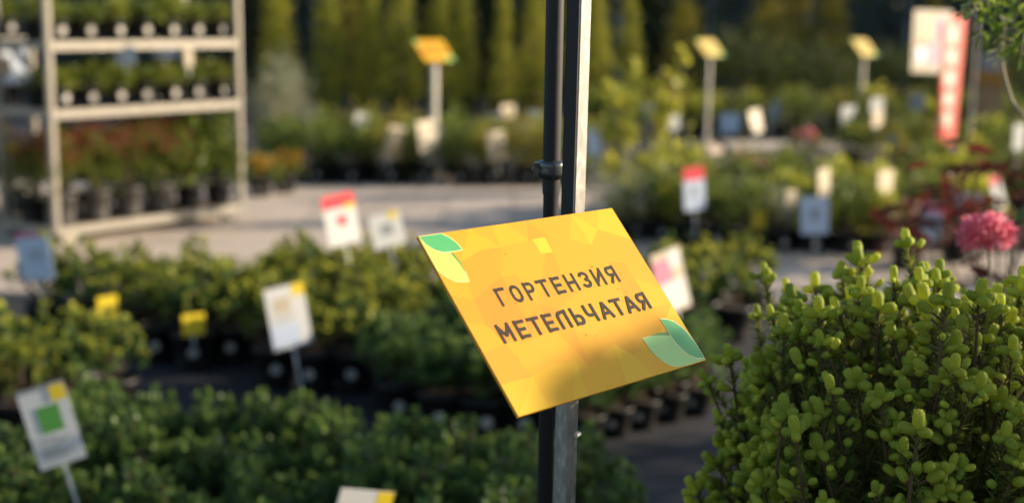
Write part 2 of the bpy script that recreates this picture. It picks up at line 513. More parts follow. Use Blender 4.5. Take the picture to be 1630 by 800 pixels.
def flat(poly, z, grow=0.0):
    c = np.mean(poly, axis=0)
    out = []
    for p in poly:
        d = np.array(p) - c; L = np.linalg.norm(d)
        q = np.array(p) + d / L * grow
        q[0] = min(max(q[0], .0004), PW - .0004); q[1] = min(max(q[1], .0004), PH - .0004)
        out.append((q[0], q[1], z))
    return out

def smooth_loop(poly, it=1):
    return poly

def stroke(mb, pts, t, z, closed=False):
    pts = [np.array(p, float) for p in pts]
    n = len(pts); L, Rr = [], []
    for i in range(n):
        a = pts[i-1] if (i > 0 or closed) else None
        b = pts[(i+1) % n] if (i < n-1 or closed) else None
        ds = []
        if a is not None: d = pts[i]-a; ds.append(d/np.linalg.norm(d))
        if b is not None: d = b-pts[i]; ds.append(d/np.linalg.norm(d))
        if len(ds) == 2:
            m = ds[0]+ds[1]; m /= np.linalg.norm(m); nrm = np.array([-m[1], m[0]])
            k = 1/max(.45, nrm @ np.array([-ds[0][1], ds[0][0]]))
        else:
            nrm = np.array([-ds[0][1], ds[0][0]]); k = 1
        L.append(pts[i]+nrm*t/2*k); Rr.append(pts[i]-nrm*t/2*k)
    vs = [(p[0], p[1], z) for p in L] + [(p[0], p[1], z) for p in Rr]
    fs = [(i, (i+1) % n, n+(i+1) % n, n+i) for i in range(n if closed else n-1)]
    mb.add(vs, fs)
    if not closed:                    # softly rounded stroke ends
        for p, q in ((pts[0], pts[1]), (pts[-1], pts[-2])):
            d = (p-q)/np.linalg.norm(p-q); s = np.array([-d[1], d[0]])
            e = [p+s*t/2, p+s*t*.36+d*t*.14, p-s*t*.36+d*t*.14, p-s*t/2]
            mb.add([(k[0], k[1], z) for k in e], [(0, 1, 2, 3)])

def arc(cx, cy, rx, ry, a0, a1, n=8):
    return [(cx+rx*math.cos(math.radians(a0+(a1-a0)*i/n)), cy+ry*math.sin(math.radians(a0+(a1-a0)*i/n))) for i in range(n+1)]

def glyph(ch, w, h, t):
    i = t/2; x0, x1, y0, y1 = i, w-i, i, h-i; m = (y0+y1)/2; r = (x1-x0)/2; cx = (x0+x1)/2
    if ch == 'Г': return [([(x0, h), (x0, y0)], 0), ([(x0-i, y0), (w, y0)], 0)]
    if ch == 'О': return [(arc(cx, y0+r, r, r, 180, 360, 10) + arc(cx, y1-r, r, r, 0, 180, 10), 1)]
    if ch == 'Р': return [([(x0, h), (x0, 0)], 0), ([(x0, y0)] + arc(x1-.0038, y0+.0043, .0038, .0043, -90, 90) + [(x0, y0+.0086)], 0)]
    if ch == 'Т': return [([(0, y0), (w, y0)], 0), ([(cx, y0), (cx, h)], 0)]
    if ch == 'Е': return [([(x0, 0), (x0, h)], 0), ([(x0, y0), (w, y0)], 0), ([(x0, m), (w*.88, m)], 0), ([(x0, y1), (w, y1)], 0)]
    if ch == 'Н': return [([(x0, 0), (x0, h)], 0), ([(x1, 0), (x1, h)], 0), ([(x0, m), (x1, m)], 0)]
    if ch == 'З':
        q = (m-y0)/2
        return [(arc(cx, y0+q+.0002, r, q, 195, 450, 12), 0), (arc(cx, y1-q-.0002, r, q, -90, 165, 12), 0)]
    if ch == 'И': return [([(x0, 0), (x0, h)], 0), ([(x1, 0), (x1, h)], 0), ([(x0, y1-.001), (x1, y0+.001)], 0)]
    if ch == 'Я': return [([(x1, h), (x1, 0)], 0), ([(x1, y0)] + arc(x0+.0040, y0+.0043, .0040, .0043, 270, 90) + [(x1, y0+.0086)], 0), ([(cx+.001, y0+.0086), (x0, h)], 0)]
    if ch == 'М': return [([(x0, h), (x0, 0)], 0), ([(x1, 0), (x1, h)], 0), ([(x0, y0), (cx, h*.66)], 0), ([(cx, h*.66), (x1, y0)], 0)]
    if ch == 'Л': return [([(x0, h), (x0, y0+r)] + arc(x0+r, y0+r*.95, r, r*.95, 180, 270, 6) + [(w, y0)], 0), ([(x1, 0), (x1, h)], 0)]
    if ch == 'Ь': return [([(x0, 0), (x0, h)], 0), ([(x0, y0+.0080)] + arc(x1-.0040, y0+.0080+.0044, .0040, .0044, -90, 90) + [(x0, y1)], 0)]
    if ch == 'Ч': return [([(x1, 0), (x1, h)], 0), ([(x0, 0), (x0, y0+.005)] + arc(x0+.0045, y0+.0055, .0045, .0048, 180, 90, 6) + [(x1, y0+.0103)], 0)]
    if ch == 'А': return [([(0+i*.6, h), (cx, y0*.6)], 0), ([(cx, y0*.6), (w-i*.6, h)], 0), ([(x0+.0022, h*.70), (x1-.0022, h*.70)], 0)]

def build_plate_mesh():
    mb = MB()
    mb.box((0, 0, -.003), (PW, PH, 0))
    mb.v[-1][:, :]  # box
    return mb.mesh('plate', [M_plate])
plate_mesh = build_plate_mesh()
corner_meshes = []
rr = random.Random(12)
NX, NY = 9, 6
gp_ = [[(PW*i/NX + (rr.uniform(-.011, .011) if 0 < i < NX else 0), PH*j/NY + (rr.uniform(-.011, .011) if 0 < j < NY else 0)) for i in range(NX+1)] for j in range(NY+1)]
mb = MB()
def tint(c):
    x, y = c[0]/PW, c[1]/PH
    v = .42 + .42*abs(x-.45)**1.3 + .25*(y > .8) + .3*max(0, x-.75) - .35*math.exp(-((x-.12)**2+(y-.5)**2)*9) - .25*math.exp(-((x-.9)**2+(y-.42)**2)*30) + rr.uniform(-.16, .16)
    return max(0, min(5, int(v*6)))
for j in range(NY):
    for i in range(NX):
        a, b, c, d = gp_[j][i], gp_[j][i+1], gp_[j+1][i+1], gp_[j+1][i]
        if rr.random() < .4: polys = [(a, b, c, d)]
        elif rr.random() < .5: polys = [(a, b, c), (a, c, d)]
        else: polys = [(a, b, d), (b, c, d)]
        for q in polys:
            mb.add([(x, y, .00005) for x, y in q], [tuple(range(len(q)))], tint(np.mean(q, axis=0)))
q = [(.147, .0225), (.1665, .0225), (.166, .041), (.148, .0405)]
mb.add([(x, y, .00008) for x, y in q], [(0, 1, 2, 3)], 5)
facet_mesh = mb.mesh('facet_print', M_tints)
M_faded = [plain('faded_print', (.58+.01*i, .42+.02*i, .12+.01*i), .5, var=.03, spec=.2) for i in range(6)]
faded_mesh = mb.mesh('facet_print', M_faded)
z = .00012
for grp in (((LIME, 4, .0006), (LIME, 1, 0), (SLIV, 2, 0), (LEAF_TL, 4, .0008), (LEAF_TL, 0, 0)), ((PALE, 4, .0006), (PALE, 3, 0), (SLIV2, 2, 0), (LEAF_BR, 4, .0009), (LEAF_BR, 0, 0))):
    mb = MB()
    for poly, mi, g in grp:
        mb.add(flat(poly, z, g), [tuple(range(len(poly)))], mi); z += .00006
    corner_meshes.append(mb.mesh('corner_leaf', [M_leaf1, M_leaf2, M_leaf3, M_leaf4, M_edge]))
mb = MB()
T = .0038; z = .00018
L1 = list(zip('ГОРТЕНЗИЯ', (.0555,.0752,.0962,.1160,.1378,.1585,.1805,.2020,.2245), (.0138,.0150,.0145,.0160,.0140,.0160,.0150,.0162,.0160)))
L2 = list(zip('МЕТЕЛЬЧАТАЯ', (.0315,.0563,.0760,.0972,.1172,.1395,.1600,.1822,.2040,.2240,.2470), (.0182,.0140,.0160,.0140,.0158,.0148,.0155,.0180,.0162,.0190,.0162)))
for row, y in ((L1, .0687), (L2, .1062)):
    for ch, x, w in row:
        for pts, closed in glyph(ch, w, .0200, T):
            stroke(mb, [(x+px_, y+py_) for px_, py_ in pts], T, z, closed); z += .000012
lettering_mesh = mb.mesh('lettering', [M_ink])
mb = MB()
rr = random.Random(3)
for _ in range(12):
    x, y, s = rr.uniform(.02, .28), rr.uniform(.03, .18), rr.uniform(.0003, .0008)
    mb.add([(x-s, y, z+.0001), (x, y-s, z+.0001), (x+s*1.3, y, z+.0001), (x, y+s, z+.0001)], [(0, 1, 2, 3)])
stroke(mb, [(.2085, .0640), (.2095, .0665), (.2120, .0655)], .0005, z+.0002)
speck_mesh = mb.mesh('dirt_specks', [M_ink])

# galvanised metal with wear
def galvanised():
    m, nt, p = node_mat('galvanised_tube')
    tc = nt.nodes.new('ShaderNodeTexCoord')
    mp = nt.nodes.new('ShaderNodeMapping'); mp.inputs['Scale'].default_value = (90, 90, 40)
    nt.links.new(tc.outputs['Object'], mp.inputs['Vector'])
    no = nt.nodes.new('ShaderNodeTexNoise'); no.inputs['Scale'].default_value = 1; no.inputs['Detail'].default_value = 5; no.inputs['Distortion'].default_value = 1.2
    nt.links.new(mp.outputs[0], no.inputs['Vector'])
    cr = nt.nodes.new('ShaderNodeValToRGB')
    cr.color_ramp.elements[0].position = .35; cr.color_ramp.elements[0].color = (.23, .22, .205, 1)
    cr.color_ramp.elements[1].position = .60; cr.color_ramp.elements[1].color = (.33, .315, .29, 1)
    e = cr.color_ramp.elements.new(.70); e.color = (.48, .46, .42, 1)
    nt.links.new(no.outputs['Fac'], cr.inputs[0]); nt.links.new(cr.outputs[0], p.inputs['Base Color'])
    p.inputs['Metallic'].default_value = .45; p.inputs['Roughness'].default_value = .55
    b = nt.nodes.new('ShaderNodeBump'); b.inputs['Strength'].default_value = .25; b.inputs['Distance'].default_value = .0008
    nt.links.new(no.outputs['Fac'], b.inputs['Height']); nt.links.new(b.outputs[0], p.inputs['Normal'])
    return m
M_galv = galvanised()

def bevel_square(mb, a, z0, z1, c=.0015, mi=0):
    h = a/2
    ring = [(-h+c, -h), (h-c, -h), (h, -h+c), (h, h-c), (h-c, h), (-h+c, h), (-h, h-c), (-h, -h+c)]
    vs = [(x, y, z0) for x, y in ring] + [(x, y, z1) for x, y in ring]
    mb.add(vs, [(k, (k+1) % 8, 8+(k+1) % 8, 8+k) for k in range(8)] + [tuple(range(8))[::-1], tuple(range(8, 16))], mi)

uh = Vector((ux.x, ux.y, 0)).normalized()
heading = math.atan2(uh.y, uh.x)
nh = Vector((uh.y, -uh.x, 0))                 # horizontal, where the plate faces
corner = at_y(908, 335, 0)if False else None
d = ray(912.5, 400); t = 1.505 / -(R_CAM.transposed() @ d).z
front = EYE + d * t                           # front edge of the square tube
A = .0192
axis = front + uh * (A/2) * 1.0 - nh * (A/2)
base = Vector((axis.x, axis.y, 0))
sign = thing('plant_name_sign', 'large sharp yellow sign reading ГОРТЕНЗИЯ МЕТЕЛЬЧАТАЯ on square galvanised post', 'sign', base, heading)
lean = Matrix.Rotation(.010, 4, Vector((math.sin(heading), math.cos(heading), 0)))
mb = MB(); bevel_square(mb, A, 0, 2.35)
LEANW = Matrix.Rotation(.011, 4, 'Y')         # leans a little to the right at the top
inv = sign_m = (Matrix.Translation(base) @ Matrix.Rotation(heading, 4, 'Z')).inverted()
pivot = Vector((base.x, base.y, 1.25))
LEAN = Matrix.Translation(pivot) @ LEANW @ Matrix.Translation(-pivot)
post = put('post', mb.mesh('post', [M_galv]), sign, M=inv @ LEAN @ Matrix.Translation(base) @ Matrix.Rotation(heading, 4, 'Z'))
pl = put('plate', plate_mesh, sign, M=inv @ PLATE)
for cm in corner_meshes: put('corner_leaf', cm, pl)
put('lettering', lettering_mesh, pl); put('facet_print', facet_mesh, pl)
put('dirt_specks', speck_mesh, pl)['kind'] = 'stuff'
# bracket from the post to the lower back of the plate
mb = MB()
pb = P0 + vy * (PH*.62) + ux * (PW*.42) - nz * .006
pt = P0 + vy * .03 + ux * (PW*.62) - nz * .006
axp = Vector((axis.x, axis.y, 0))
q1 = Vector((axis.x, axis.y, pb.z - .015)) + nh * (A/2 + .003)
mb.tube([q1, pb], .006, 8)
q2 = Vector((axis.x, axis.y, pt.z)) + nh * (A/2 + .002)
mb.tube([q2, pt], .006, 8)
bm_ = mb.mesh('bracket', [M_galv])
put('bracket', bm_, sign, M=inv)
mb = MB()
b0 = LEAN @ (Vector((axis.x, axis.y, 0)) + uh*(A/2) + Vector((0, 0, on_plane(922, 690, 0).z))) if False else None
dd = ray(921, 690); tt = 1.50 / -(R_CAM.transposed() @ dd).z; bp = EYE + dd*tt
mb.tube([bp - uh*.005, bp + uh*.001], .0030, 6)
mb.tube([bp + uh*.001, bp + uh*.003], .0018, 6)
mb2 = MB(); mb2.box((-A/2-.0012, -A/2+.0010, 1.22), (-A/2-.0001, A/2-.0010, 2.34))  # black strip standing in for the shade on the post's left face
put('post_shade_strip', mb2.mesh('post_shade_strip', [M_black]), post)
put('bolt', mb.mesh('bolt', [M_sticker]), sign, M=inv)
# narrow flat bar behind the gap
dd = ray(899, 200); tt = 1.60 / -(R_CAM.transposed() @ dd).z; gp = EYE + dd*tt
mb = MB(); mb.box((-.002, -.006, 0), (.002, .006, 2.35))
put('back_bar', mb.mesh('back_bar', [M_galv]), sign, M=inv @ LEAN @ Matrix.Translation((gp.x, gp.y, 0)))

# black pipe with clamp
dd = ray(877.5, 270); tt = 1.56 / -(R_CAM.transposed() @ dd).z; pp = EYE + dd*tt
LEAN2 = Matrix.Rotation(.004, 4, 'Y')
pipe = thing('black_pipe', 'black painted round pipe with steel clamp standing against the sign post', 'pipe', (pp.x - .0050, pp.y, 0))
pipe.rotation_euler = (0, .004, 0)
mb = MB()
mb.lathe([(.001, 0), (.0088, 0), (.0088, pp.z - .03), (.0093, pp.z-.028)], 20)
mb.lathe([(.0096, pp.z-.028), (.0102, pp.z-.020), (.0102, pp.z+.02), (.0100, 2.4), (.001, 2.4)], 20)
put('pipe', mb.mesh('pipe', [M_black], True), pipe)
clamp = put('clamp', None, pipe, (0, 0, pp.z))
mb = MB()
mb.lathe([(.0104, -.010), (.0150, -.009), (.0162, -.003), (.0155, .001), (.0162, .005), (.0150, .010), (.0104, .011)], 20)
put('clamp_ring', mb.mesh('clamp_ring', [M_clamp], True), clamp)
mb = MB(); mb.box((-.020, -.006, -.007), (-.013, .006, .008)); mb.tube([(-.0175, -.009, .0), (-.0175, .009, .0)], .0045, 6)
put('clamp_bolt', mb.mesh('clamp_bolt', [M_clamp]), clamp)

# ------------------------------------------------------------------ distant signs of the same kind
mb = MB(); bevel_square(mb, .05, .05, 1.0); post_mesh = mb.mesh('post', [M_galv])
mb = MB(); mb.box((-.13, -.13, 0), (.13, .13, .07)); mb.box((-.07, -.07, .07), (.07, .07, .10)); foot_mesh = mb.mesh('foot', [M_concrete])
Rp = PLATE.to_3x3()
def far_sign(px, py, plate_y, sc, label, pw=1.0):
    p = on_plane(px, py)
    t = thing('yellow_name_sign', label, 'sign', p, 0, 'small yellow signs on posts further back')
    zc = at_y(px, plate_y, p.y).z
    po = put('post', post_mesh, t, (0, 0, 0), heading); po.scale = (pw, pw, zc)
    put('foot', foot_mesh, t, (0, 0, 0), heading)
    M = (Matrix.Translation((0, -.03, zc + .02)) @ Rp.to_4x4() @ Matrix.Scale(sc, 4) @ Matrix.Translation((-PW/2, -PH/2, 0)))
    a = put('plate', plate_mesh, t, M=M)
    for cm in corner_meshes: put('corner_leaf', cm, a)
    put('lettering', lettering_mesh, a); put('facet_print', faded_mesh if pw < 1 else facet_mesh, a)
far_sign(691, 292, 84, 1.18, 'blurred yellow sign on a pale post left of the black pipe')
far_sign(1124, 243, 79, 1.15, 'blurred yellow sign on a thin grey post right of the main sign', .6)
far_sign(1368, 205, 78, 1.42, 'blurred pale yellow sign behind the round spruce, next to the red banner', .8)

# ------------------------------------------------------------------ red banner with picture
by = 11.8
bp = at_y(1541, 240, by)
ban = thing('sale_banner', 'red vertical banner with pale lettering and a pink picture panel on a post', 'banner', (bp.x, by, 0))
def quad_board(name, corners, y, th, mat, parent, off=0.0):
    ps = [at_y(x, yy, y - off + (x - 1500) * .0058) for x, yy in corners]
    mb = MB()
    vs = [tuple(p - Vector((bp.x, by, 0))) for p in ps]
    vs += [(x, y_+th, z_) for x, y_, z_ in vs]
    mb.add(vs, [(0, 1, 2, 3), (7, 6, 5, 4), (0, 4, 5, 1), (1, 5, 6, 2), (2, 6, 7, 3), (3, 7, 4, 0)])
    return put(name, mb.mesh(name, [mat]), parent)
mb = MB(); mb.tube([(.02, .05, 0), (.02, .05, 1.52)], .014, 8)
put('post', mb.mesh('post', [M_greypaint]), ban)
strip = quad_board('red_strip', [(1501, 28), (1538, 25), (1519, 229), (1493, 230)], by, .012, M_redcloth, ban)
for i, (x, y, w, h) in enumerate([(1517, 56, 8, 26), (1515, 91, 8, 22), (1512, 125, 8, 21), (1510, 158, 7, 20), (1507, 190, 7, 22)]):
    quad_board('letter', [(x-w, y-h/2), (x+w, y-h/2), (x+w-2, y+h/2), (x-w-2, y+h/2)], by, .002, M_bannerpale, strip, .006)
M_panel = plain('panel_cream', (.34, .29, .21), .5, var=.1)
panel = quad_board('picture_panel', [(1456, 16), (1516, 18), (1506, 117), (1450, 115)], by, .012, M_panel, ban, .02)
M_pgreen = plain('picture_green', (.34, .38, .20), .5, var=.3, scale=20)
for poly, m in (([(1464, 28), (1487, 28), (1485, 64), (1462, 64)], M_pgreen), ([(1488, 27), (1508, 28), (1505, 64), (1486, 64)], M_pink),
                ([(1461, 66), (1480, 66), (1479, 72), (1460, 72)], M_red), ([(1480, 66), (1504, 66), (1500, 104), (1477, 104)], M_pink),
                ([(1459, 76), (1475, 76), (1474, 98), (1458, 98)], M_bluecard)):
    quad_board('picture', poly, by, .002, m, panel, .026)

# tan post with orange band, beyond the banner
p = on_plane(1568, 262)
t = thing('tan_marker_post', 'tan post with an orange band and grey cap right of the red banner', 'post', (p.x, p.y, 0))
def h_at(py): return at_y(1568, py, p.y).z
mb = MB(); mb.box((-.10, -.10, 0), (.10, .10, h_at(135))); put('post', mb.mesh('post', [M_tan]), t)
mb = MB(); mb.box((-.13, -.13, h_at(134)), (.13, .13, h_at(112))); put('band', mb.mesh('band', [M_orange]), t)
mb = MB(); mb.box((-.09, -.09, h_at(111)), (.09, .09, h_at(88))); put('cap', mb.mesh('cap', [M_greypaint]), t)

# ------------------------------------------------------------------ racks
def make_rack(pl_, pr_, label, deck_z, depth=.56, top=1.75):
    a, b = pl_, pr_
    d = (b - a); L = d.length; hd = math.atan2(d.y, d.x)
    t = thing('plant_trolley', label, 'trolley', a, hd)
    mb = MB(); mb.box((-.019, -.019, .10), (.019, .019, top)); mb.box((-.009, -.023, .10), (.009, -.0195, top)); pm = mb.mesh('post', [M_rack])
    mb = MB(); mb.lathe([(.01, -.018), (.05, -.018), (.058, -.012), (.058, .012), (.05, .018), (.01, .018)], 16)
    wm = mb.mesh('wheel', [M_wheel_sunlit]); wm2 = mb.mesh('wheel', [M_wheel])  # paler copy stands in for sunlight on the front wheel
    mb = MB(); mb.box((-.02, -.03, .055), (.02, .03, .10)); fm = mb.mesh('caster_fork', [M_rack])
    for i, (x, y) in enumerate(((0, 0), (L, 0), (0, depth), (L, depth))):
        put('post', pm, t, (x, y, 0))
        xx = x + (.10 if x == 0 else -.10)
        w = put('wheel', wm if i == 0 else wm2, t, M=Matrix.Translation((xx, y + .02, .058)) @ Matrix.Rotation(math.pi/2, 4, 'X'))
        put('caster_fork', fm, w, M=(Matrix.Translation((xx, y+.02, .058)) @ Matrix.Rotation(math.pi/2, 4, 'X')).inverted() @ Matrix.Translation((xx, y+.025, .012)))
    for z in deck_z:
        mb = MB()
        mb.box((.024, -.018, z-.040), (L-.024, .0, z+.012)); mb.box((.024, depth, z-.040), (L-.024, depth+.018, z+.012))
        mb.box((-.018, .024, z-.036), (0, depth-.024, z+.009)); mb.box((L, .024, z-.036), (L+.018, depth-.024, z+.009))
        s = put('shelf', mb.mesh('shelf', [M_rack]), t)
        mb = MB(); mb.box((.003, .003, z-.006), (L-.003, depth-.003, z+.006))
        put('deck', mb.mesh('deck', [M_rack_deck]), s)
    return t, a, hd, L

RL, RR = on_plane(91, 400), on_plane(384, 357)
zs = [at_y(91, y, RL.y).z for y in (366, 179, 70)]
rack, ra, rh, rl = make_rack(RL, RR, 'tall galvanised plant trolley with three shelves of pots in the sun', zs)
print('rack len', round(rl, 2), 'shelves', [round(q, 2) for q in zs], 'heading', round(math.degrees(rh)))
def rack_pt(x, y, z, a=ra, h=rh):
    return Vector((a.x + x*math.cos(h) - y*math.sin(h), a.y + x*math.sin(h) + y*math.cos(h), z))

F = {}
F['low'] = [cloud_foliage('low_foliage%d' % i, G['mid' if i % 2 else 'limeplus'], 40+i, 420, dome(.085, .02, .11), .032, .7, clumps=(26, 12, 18, 9)[i], clump_r=.03, stems=4) for i in range(4)]
F['redtip'] = [cloud_foliage('redtip_foliage%d' % i, G['mid'], 50+i, 620, dome(.13, .05, .38, .6), .05, .45, clumps=34, clump_r=.05, stems=8, upw=1.0, extra=(G['red'], 300, .045, LEAF_DIAM, .4)) for i in range(2)]
F['round'] = [cloud_foliage('round_foliage%d' % i, G['mid'], 60+i, 800, dome(.15, .05, .44, .7), .045, .85, LEAF_OVAL, clumps=40, clump_r=.05, stems=8) for i in range(2)]

for row, (zi, n) in enumerate(((2, 7), (1, 7))):
    for j in range(2):
        for i in range(n):
            x = .13 + i * (rl - .22) / (n - 1)
            p = rack_pt(x - (.02 if j else 0), .10 + .2*j, zs[zi] + .007)
            wh = 'top' if zi == 2 else 'middle'
            potted('potted_seedling', f"{ORD[i+1]} small potted plant from the left, {'back' if j else 'front'} row of the trolley's {wh} shelf",
                   'potted plant', p, F['low'][(i+j) % 4], 'r' , rnd.uniform(0, 6), rnd.uniform(.8, 1.15), 'small plants on the trolley shelves', j == 0, rh + rnd.uniform(-.25, .25), rnd.uniform(.75, 1.35))
for i in range(6):
    x = .12 + i * (rl - .22) / 5
    kind = 'redtip' if i < 4 else 'round'
    potted('potted_shrub', f"{ORD[i+1]} pot from the left on the trolley's bottom shelf, " + ('red tipped shrub' if i < 4 else 'round leaved green shrub'),
           'potted shrub', rack_pt(x, .12, zs[0] + .007), F[kind][i % 2], 'g' if i < 4 else 'm', rnd.uniform(0, 6), rnd.uniform(.9, 1.1) if i < 4 else 1.05,
           'shrubs on the bottom trolley shelf', False, rh)
    potted('potted_shrub', f"{ORD[i+1]} shrub from the left in the back row on the trolley's bottom shelf",
           'potted shrub', rack_pt(x-.03, .38, zs[0] + .007), F['redtip' if i < 3 else 'round'][(i+1) % 2], 'm', rnd.uniform(0, 6), 1.0 + .05*(i % 3),
           'shrubs on the bottom trolley shelf', False, rh)

R2L, R2R = on_plane(-250, 392), on_plane(62, 352)
z2 = [at_y(62, y, R2R.y).z for y in (338, 171, 62)]
rack2, r2a, r2h, r2l = make_rack(R2L, R2R, 'second galvanised trolley, cut off by the left picture edge', z2)
for zi, n in ((2, 7), (1, 7)):
    for i in range(3, n):
        p = rack_pt(.13 + i*(r2l-.24)/(n-1), .10, z2[zi]+.007, r2a, r2h)
        potted('potted_seedling', f"{ORD[n-i]} small potted plant from the right on the {'top' if zi == 2 else 'middle'} shelf of the cut off trolley",
               'potted plant', p, F['low'][i % 2], 'r', rnd.uniform(0, 6), .9, 'small plants on the cut off trolley', zi == 2, r2h)
for i in range(3, 6):
    potted('potted_shrub', f"{ORD[6-i]} red tipped shrub from the right at the bottom of the cut off trolley", 'potted shrub',
           rack_pt(.13 + i*(r2l-.24)/5, .14, z2[0]+.007, r2a, r2h), F['redtip'][i % 2], 'm', rnd.uniform(0, 6), .9, 'shrubs on the cut off trolley', True, r2h)
mb = MB()
mb.box((-.34, -.005, -.13), (.34, .005, .13))
M = Matrix.Translation(rack_pt(r2l-.33, .02, (z2[1]+z2[2])/2+.05, r2a, r2h)) @ Matrix.Rotation(r2h, 4, 'Z') @ Matrix.Rotation(-.45, 4, 'X')
tag(put('plastic_sheet', mb.mesh('plastic_sheet', [M_sheet]), M=M), 'pale grey blue plastic sheet leaning between shelves of the cut off trolley', 'sheet')

# ------------------------------------------------------------------ bedding plants
F['shade'] = [rosette_foliage('shade_foliage%d' % i, G['shade'], 70+i, shoots=60, ln=.034, per=10, tipmat=G['shadetip']) for i in range(4)]  # deeper greens put in for shrubs standing in shade
F['lit'] = [rosette_foliage('lit_foliage%d' % i, G['mid'], 80+i, shoots=36, ln=.038, per=8, tipmat=G['lime']) for i in range(4)]  # brighter leaf and tip greens put in for shrubs in the sun
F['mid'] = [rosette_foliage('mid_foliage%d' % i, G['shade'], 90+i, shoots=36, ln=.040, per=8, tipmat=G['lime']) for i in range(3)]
F['limebed'] = [cloud_foliage('lime_foliage%d' % i, G['lime'], 100+i, 520, dome(.17, .04, .28, .5), .055, .7, LEAF_OVAL, clumps=34, clump_r=.05, stems=8) for i in range(4)]
F['field'] = [cloud_foliage('field_foliage%d' % i, G['mid'], 110+i, 420, dome(.19, .04, .30, .5), .05, .6, clumps=30, clump_r=.06, stems=5) for i in range(3)]
F['field2'] = [cloud_foliage('field_foliage%d' % (i+3), G['autumn'], 120+i, 420, dome(.18, .04, .30, .5), .045, .5, clumps=30, clump_r=.06, stems=5) for i in range(1)]
F['small'] = [rosette_foliage('small_foliage%d' % i, G['shade'], 130+i, rad=.10, h0=.03, h1=.19, shoots=26, ln=.036, per=8) for i in range(2)]

F['silverlow'] = [cloud_foliage('greyish_foliage', G['silver'], 175, 380, dome(.15, .05, .28, .6), .04, .6, clumps=26, clump_r=.05, stems=5)]
def bed(bed_name, group, noun, name, rows, kinds, pot='m', sc=(.9, 1.1), sticker_front=True, face=0.0, fz=1.0):
    """rows: lists of ground points; front row first"""
    for ri, row in enumerate(rows):
        row = sorted(row, key=lambda q: q[0])
        rn = 'front row' if ri == 0 else ORD[ri+1] + ' row'
        for i, (x, y) in enumerate(row):
            kd = kinds[rnd.randrange(len(kinds))] if isinstance(kinds, (list, tuple)) else kinds
            potted(name, f"{ORD[i+1]} {noun} from the left, {rn} of {bed_name}", 'potted shrub', (x, y, 0), rnd.choice(F[kd]), pot, rnd.uniform(0, 6.28),
                   rnd.uniform(*sc), group, sticker_front and ri == 0, face + rnd.uniform(-.25, .25), fz)

def G2(*pts): return [(on_plane(x, y).x, on_plane(x, y).y) for x, y in pts]
def grid(xs0, xs1, n, y, jit=.04): return [(xs0 + (xs1-xs0)*i/(n-1) + rnd.uniform(-jit, jit), y + rnd.uniform(-jit, jit)) for i in range(n)]

# bed left of and behind the sign, D 5.6 .. 6.8
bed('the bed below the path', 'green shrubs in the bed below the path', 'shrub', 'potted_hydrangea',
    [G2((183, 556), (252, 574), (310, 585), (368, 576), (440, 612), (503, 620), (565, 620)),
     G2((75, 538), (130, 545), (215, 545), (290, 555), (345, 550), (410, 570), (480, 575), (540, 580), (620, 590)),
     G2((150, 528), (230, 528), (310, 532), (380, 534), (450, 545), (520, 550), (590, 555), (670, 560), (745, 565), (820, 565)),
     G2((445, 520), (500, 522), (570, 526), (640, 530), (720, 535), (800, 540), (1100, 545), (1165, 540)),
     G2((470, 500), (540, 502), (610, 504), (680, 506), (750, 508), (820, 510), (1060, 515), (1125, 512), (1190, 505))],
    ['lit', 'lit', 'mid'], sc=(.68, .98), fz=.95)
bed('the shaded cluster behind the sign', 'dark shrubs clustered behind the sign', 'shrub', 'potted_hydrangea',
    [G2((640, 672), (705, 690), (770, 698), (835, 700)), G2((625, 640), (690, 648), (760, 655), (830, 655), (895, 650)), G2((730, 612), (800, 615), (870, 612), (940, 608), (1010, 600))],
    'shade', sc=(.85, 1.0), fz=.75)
bed('the small pots behind the sign', 'small black pots lined up behind the sign', 'small shrub', 'potted_hydrangea',
    [G2((935, 705), (980, 692), (1022, 680), (1066, 668), (1110, 658)), G2((960, 668), (1005, 655), (1050, 645), (1095, 635)), G2((1010, 632), (1060, 625), (1110, 615))],
    'small', pot='s', sc=(.9, 1.05), face=-.5)
# shrubs at the left edge
bed('the sunlit group at the left edge', 'sunlit shrubs at the left picture edge', 'shrub', 'potted_hydrangea',
    [G2((-35, 712), (35, 708), (118, 688), (182, 668)), G2((-20, 672), (50, 662), (115, 655), (165, 645))],
    ['lit', 'mid'], sc=(.7, 1.0), face=-.3, fz=.98)
# nearest, shaded shrubs
def atD(px, D):
    d = ray(px, 700); return (d.x/d.y*D, D)
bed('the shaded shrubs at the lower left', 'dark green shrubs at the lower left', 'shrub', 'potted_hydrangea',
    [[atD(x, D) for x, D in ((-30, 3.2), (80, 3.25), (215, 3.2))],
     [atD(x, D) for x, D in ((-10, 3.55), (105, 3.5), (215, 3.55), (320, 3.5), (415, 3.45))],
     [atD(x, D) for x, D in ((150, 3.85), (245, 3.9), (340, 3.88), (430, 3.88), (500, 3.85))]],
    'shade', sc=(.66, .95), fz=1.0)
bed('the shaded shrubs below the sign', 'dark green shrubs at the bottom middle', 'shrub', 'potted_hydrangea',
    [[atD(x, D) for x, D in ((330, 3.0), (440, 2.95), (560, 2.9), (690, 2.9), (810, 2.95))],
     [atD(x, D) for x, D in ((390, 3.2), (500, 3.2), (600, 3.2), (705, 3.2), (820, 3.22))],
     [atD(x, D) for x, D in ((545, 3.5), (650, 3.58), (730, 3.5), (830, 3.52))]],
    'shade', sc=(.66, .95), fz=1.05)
for x, D, lab in ((925, 3.35, 'dark shrub just right of the post at the bottom edge'), (990, 3.15, 'small dark shrub at the bottom edge between post and spruce')):
    q = atD(x, D)
    potted('potted_hydrangea', lab, 'potted shrub', (q[0], q[1], 0), F['shade'][1 if x > 950 else 2], 'm', 1.0, .9 if x < 950 else .72, None, False)
